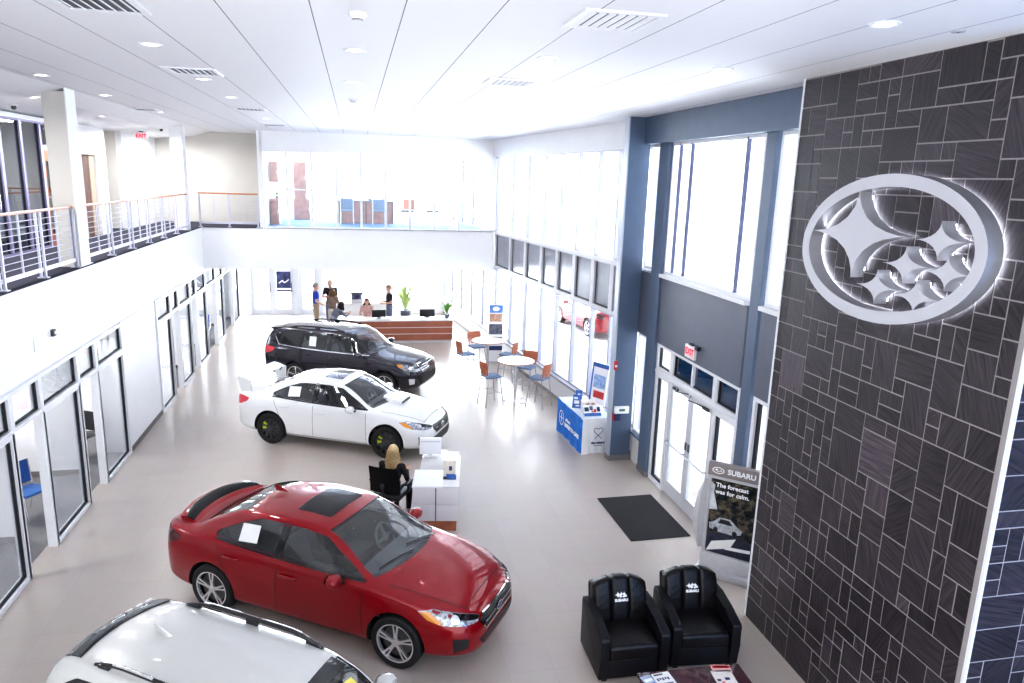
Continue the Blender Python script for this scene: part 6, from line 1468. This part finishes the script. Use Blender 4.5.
# poster on the far back door, white decal in an office transom, light switch
t = thing('door_poster', 'dark navy picture poster on the far back door', 'poster', (-2.84, 29.54, 1.42), 0)
t.location = (-2.82, 29.55, 0); MB().box(-.27, .27, -.006, .006, 1.05, 1.72).build('sheet', mat('navy wave print', (.05,.06,.16), .5, noise=.8, scale=5), t, 0); MB().box(-.27, .27, -.006, .006, .90, .98).build('caption_strip', print_navy, t, 0); MB().prism([(-.18, 1.28), (-.05, 1.38), (.05, 1.30), (.2, 1.42), (.2, 1.36), (.05, 1.24), (-.06, 1.31), (-.18, 1.22)], .007, .009, frame_M((0, 0, 0), (1, 0, 0), (0, 0, 1))).build('white_wave', print_white, t, 0)
t = thing('glass_decal', 'white starburst decal on an office transom pane at the left', 'decal', (XL-.01, 11.75, 2.36), PI/2); mb = MB()
for k in range(12): a = 2*PI*k/12; mb.bar((.05*math.cos(a), -.01, .05*math.sin(a)), (.19*math.cos(a), -.01, .19*math.sin(a)), .018, .004)
mb.build('burst', print_white, t, 0)
for x, y, z, lab in ((-5.6, 13.68, 1.25, 'white light switch plate on the second office partition'), (-5.4, 15.83, 1.25, 'white light switch plate on the third office partition')):
    t = thing('light_switch', lab, 'switch', (x, y, z), 0); MB().box(-.05, .05, -.012, 0, -.07, .07, .004).build('plate', cream_lam, t); MB().box(-.015, .015, -.02, -.012, -.03, .03).build('rocker', white_lam, t, 0)
t = thing('wall_sensor', 'small dark wall sensor beside the upstairs doorway', 'sensor', (U, 18.05, 5.62), PI/2); MB().box(-.05, .05, -.04, 0, -.06, .06, .01).build('housing', dark_grey, t); MB().ell((0, -.04, -.01), (.02, .012, .02), 10, 6).build('lens', black_gloss, t)
# trees outside
def tree(label, loc, h, seed, k_=.32):
    t = thing('tree', label, 'tree', loc, 0, 'trees outside the windows'); rnd = random.Random(seed); MB().tube([(0,0,0), (.1,.05,h*.4), (0,.1,h*.75)], [.10,.07,.03], 8).build('trunk', mat('glare paled bark', (.5,.45,.42), .9), t); mb = MB()
    for k in range(900):
        a = rnd.uniform(0, 2*PI); q = rnd.uniform(-1, 1); rr = rnd.uniform(.5, 1)**.5*h*k_*math.sqrt(1-q*q); c = Vector((rr*math.cos(a), rr*math.sin(a), h*.74+q*h*.24)); s_ = .22*k_/.32; u_ = Vector((rnd.uniform(-1,1), rnd.uniform(-1,1), rnd.uniform(-1,1))).normalized()*s_; v_ = u_.orthogonal().normalized()*s_*.6; mb.poly([c-u_, c-v_, c+u_, c+v_])
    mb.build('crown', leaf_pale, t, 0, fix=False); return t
leaf_pale = mat('glare paled leaf', (.45,.55,.40), .6, noise=.2)  # overexposed daylight put into the pale leaf and bark colours
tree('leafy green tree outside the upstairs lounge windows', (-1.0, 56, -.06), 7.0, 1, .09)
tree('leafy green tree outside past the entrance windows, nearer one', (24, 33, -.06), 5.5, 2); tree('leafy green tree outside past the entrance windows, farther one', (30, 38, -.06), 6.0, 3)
# ================================================================ LIGHT + CAMERA
sc = bpy.context.scene
w = bpy.data.worlds.new('bright overcast sky'); sc.world = w; w.use_nodes = True
bg = w.node_tree.nodes['Background']; bg.inputs['Color'].default_value = (0.93, 0.96, 1.0, 1); bg.inputs["Strength"].default_value = 1.3
def area(name, loc, rot, sx, sy, power, col=(1,1,1)):
    l = bpy.data.lights.new(name, 'AREA'); l.shape = 'RECTANGLE'; l.size = sx; l.size_y = sy; l.energy = power; l.color = col
    o = bpy.data.objects.new(name, l); C.objects.link(o); o.location = loc; o.rotation_euler = rot; return o
yaw, pitch, roll, fpx = R(12.3734), R(-12.607), R(1.8051), 722.0
f = Vector((math.sin(yaw)*math.cos(pitch), math.cos(yaw)*math.cos(pitch), math.sin(pitch)))
r = Vector((math.cos(yaw), -math.sin(yaw), 0)); u = r.cross(f)
r2 = r*math.cos(roll)+u*math.sin(roll); u2 = -r*math.sin(roll)+u*math.cos(roll)
cam = bpy.data.cameras.new('camera'); co = bpy.data.objects.new('camera', cam); C.objects.link(co)
cam.sensor_width = 36; cam.lens = fpx/1024*36; cam.clip_end = 200
co.matrix_world = Matrix(((r2.x, u2.x, -f.x, 0), (r2.y, u2.y, -f.y, 0), (r2.z, u2.z, -f.z, 5.5), (0,0,0,1)))
sc.camera = co
sc.view_settings.view_transform = 'Standard'; sc.view_settings.look = 'Medium High Contrast'; sc.view_settings.exposure = 1.03
for k, (y0, y1) in enumerate(((7.7, 11.13), (11.23, 13.7), (13.8, 15.85), (16, 19), (19.1, 21.3), (21.4, 24), (24.1, 27.3))):
    area('office_fill', (-6.4, (y0+y1)/2, 2.58), (0, 0, 0), 1.2, .6, 26)  # added fill without fixtures, brightens the office interiors
for y in (11, 14, 17, 20.5, 23.6): area('upper_corridor_fill', (-5.2, y, 6.36), (0, 0, 0), .5, 1.0, 42)  # added fill, brightens the upper corridor walls and ceiling

def sky_panel(loc, rot, sx, sy, rad, col=(.93,.96,1.0)): area('daylight', loc, rot, sx, sy, rad*PI*sx*sy, col)
sky_panel((15.0, 20.0, 6.0), (0, R(-90), 0), 12.0, 34.0, 29)       # bright overcast daylight beyond the right windows
sky_panel((1.0, 36.0, 5.0), (R(-90), 0, 0), 16.0, 10.0, 13)         # and behind the back glazing
sky_panel((12.0, 10.0, 4.5), (0, R(-90), 0), 8.0, 6.0, 58)      # and outside the entrance
area('side_window_light', (5.75, 1.3, 3.2), (R(90), 0, 0), 1.0, 5.0, 60, (.25,.48,1.0))
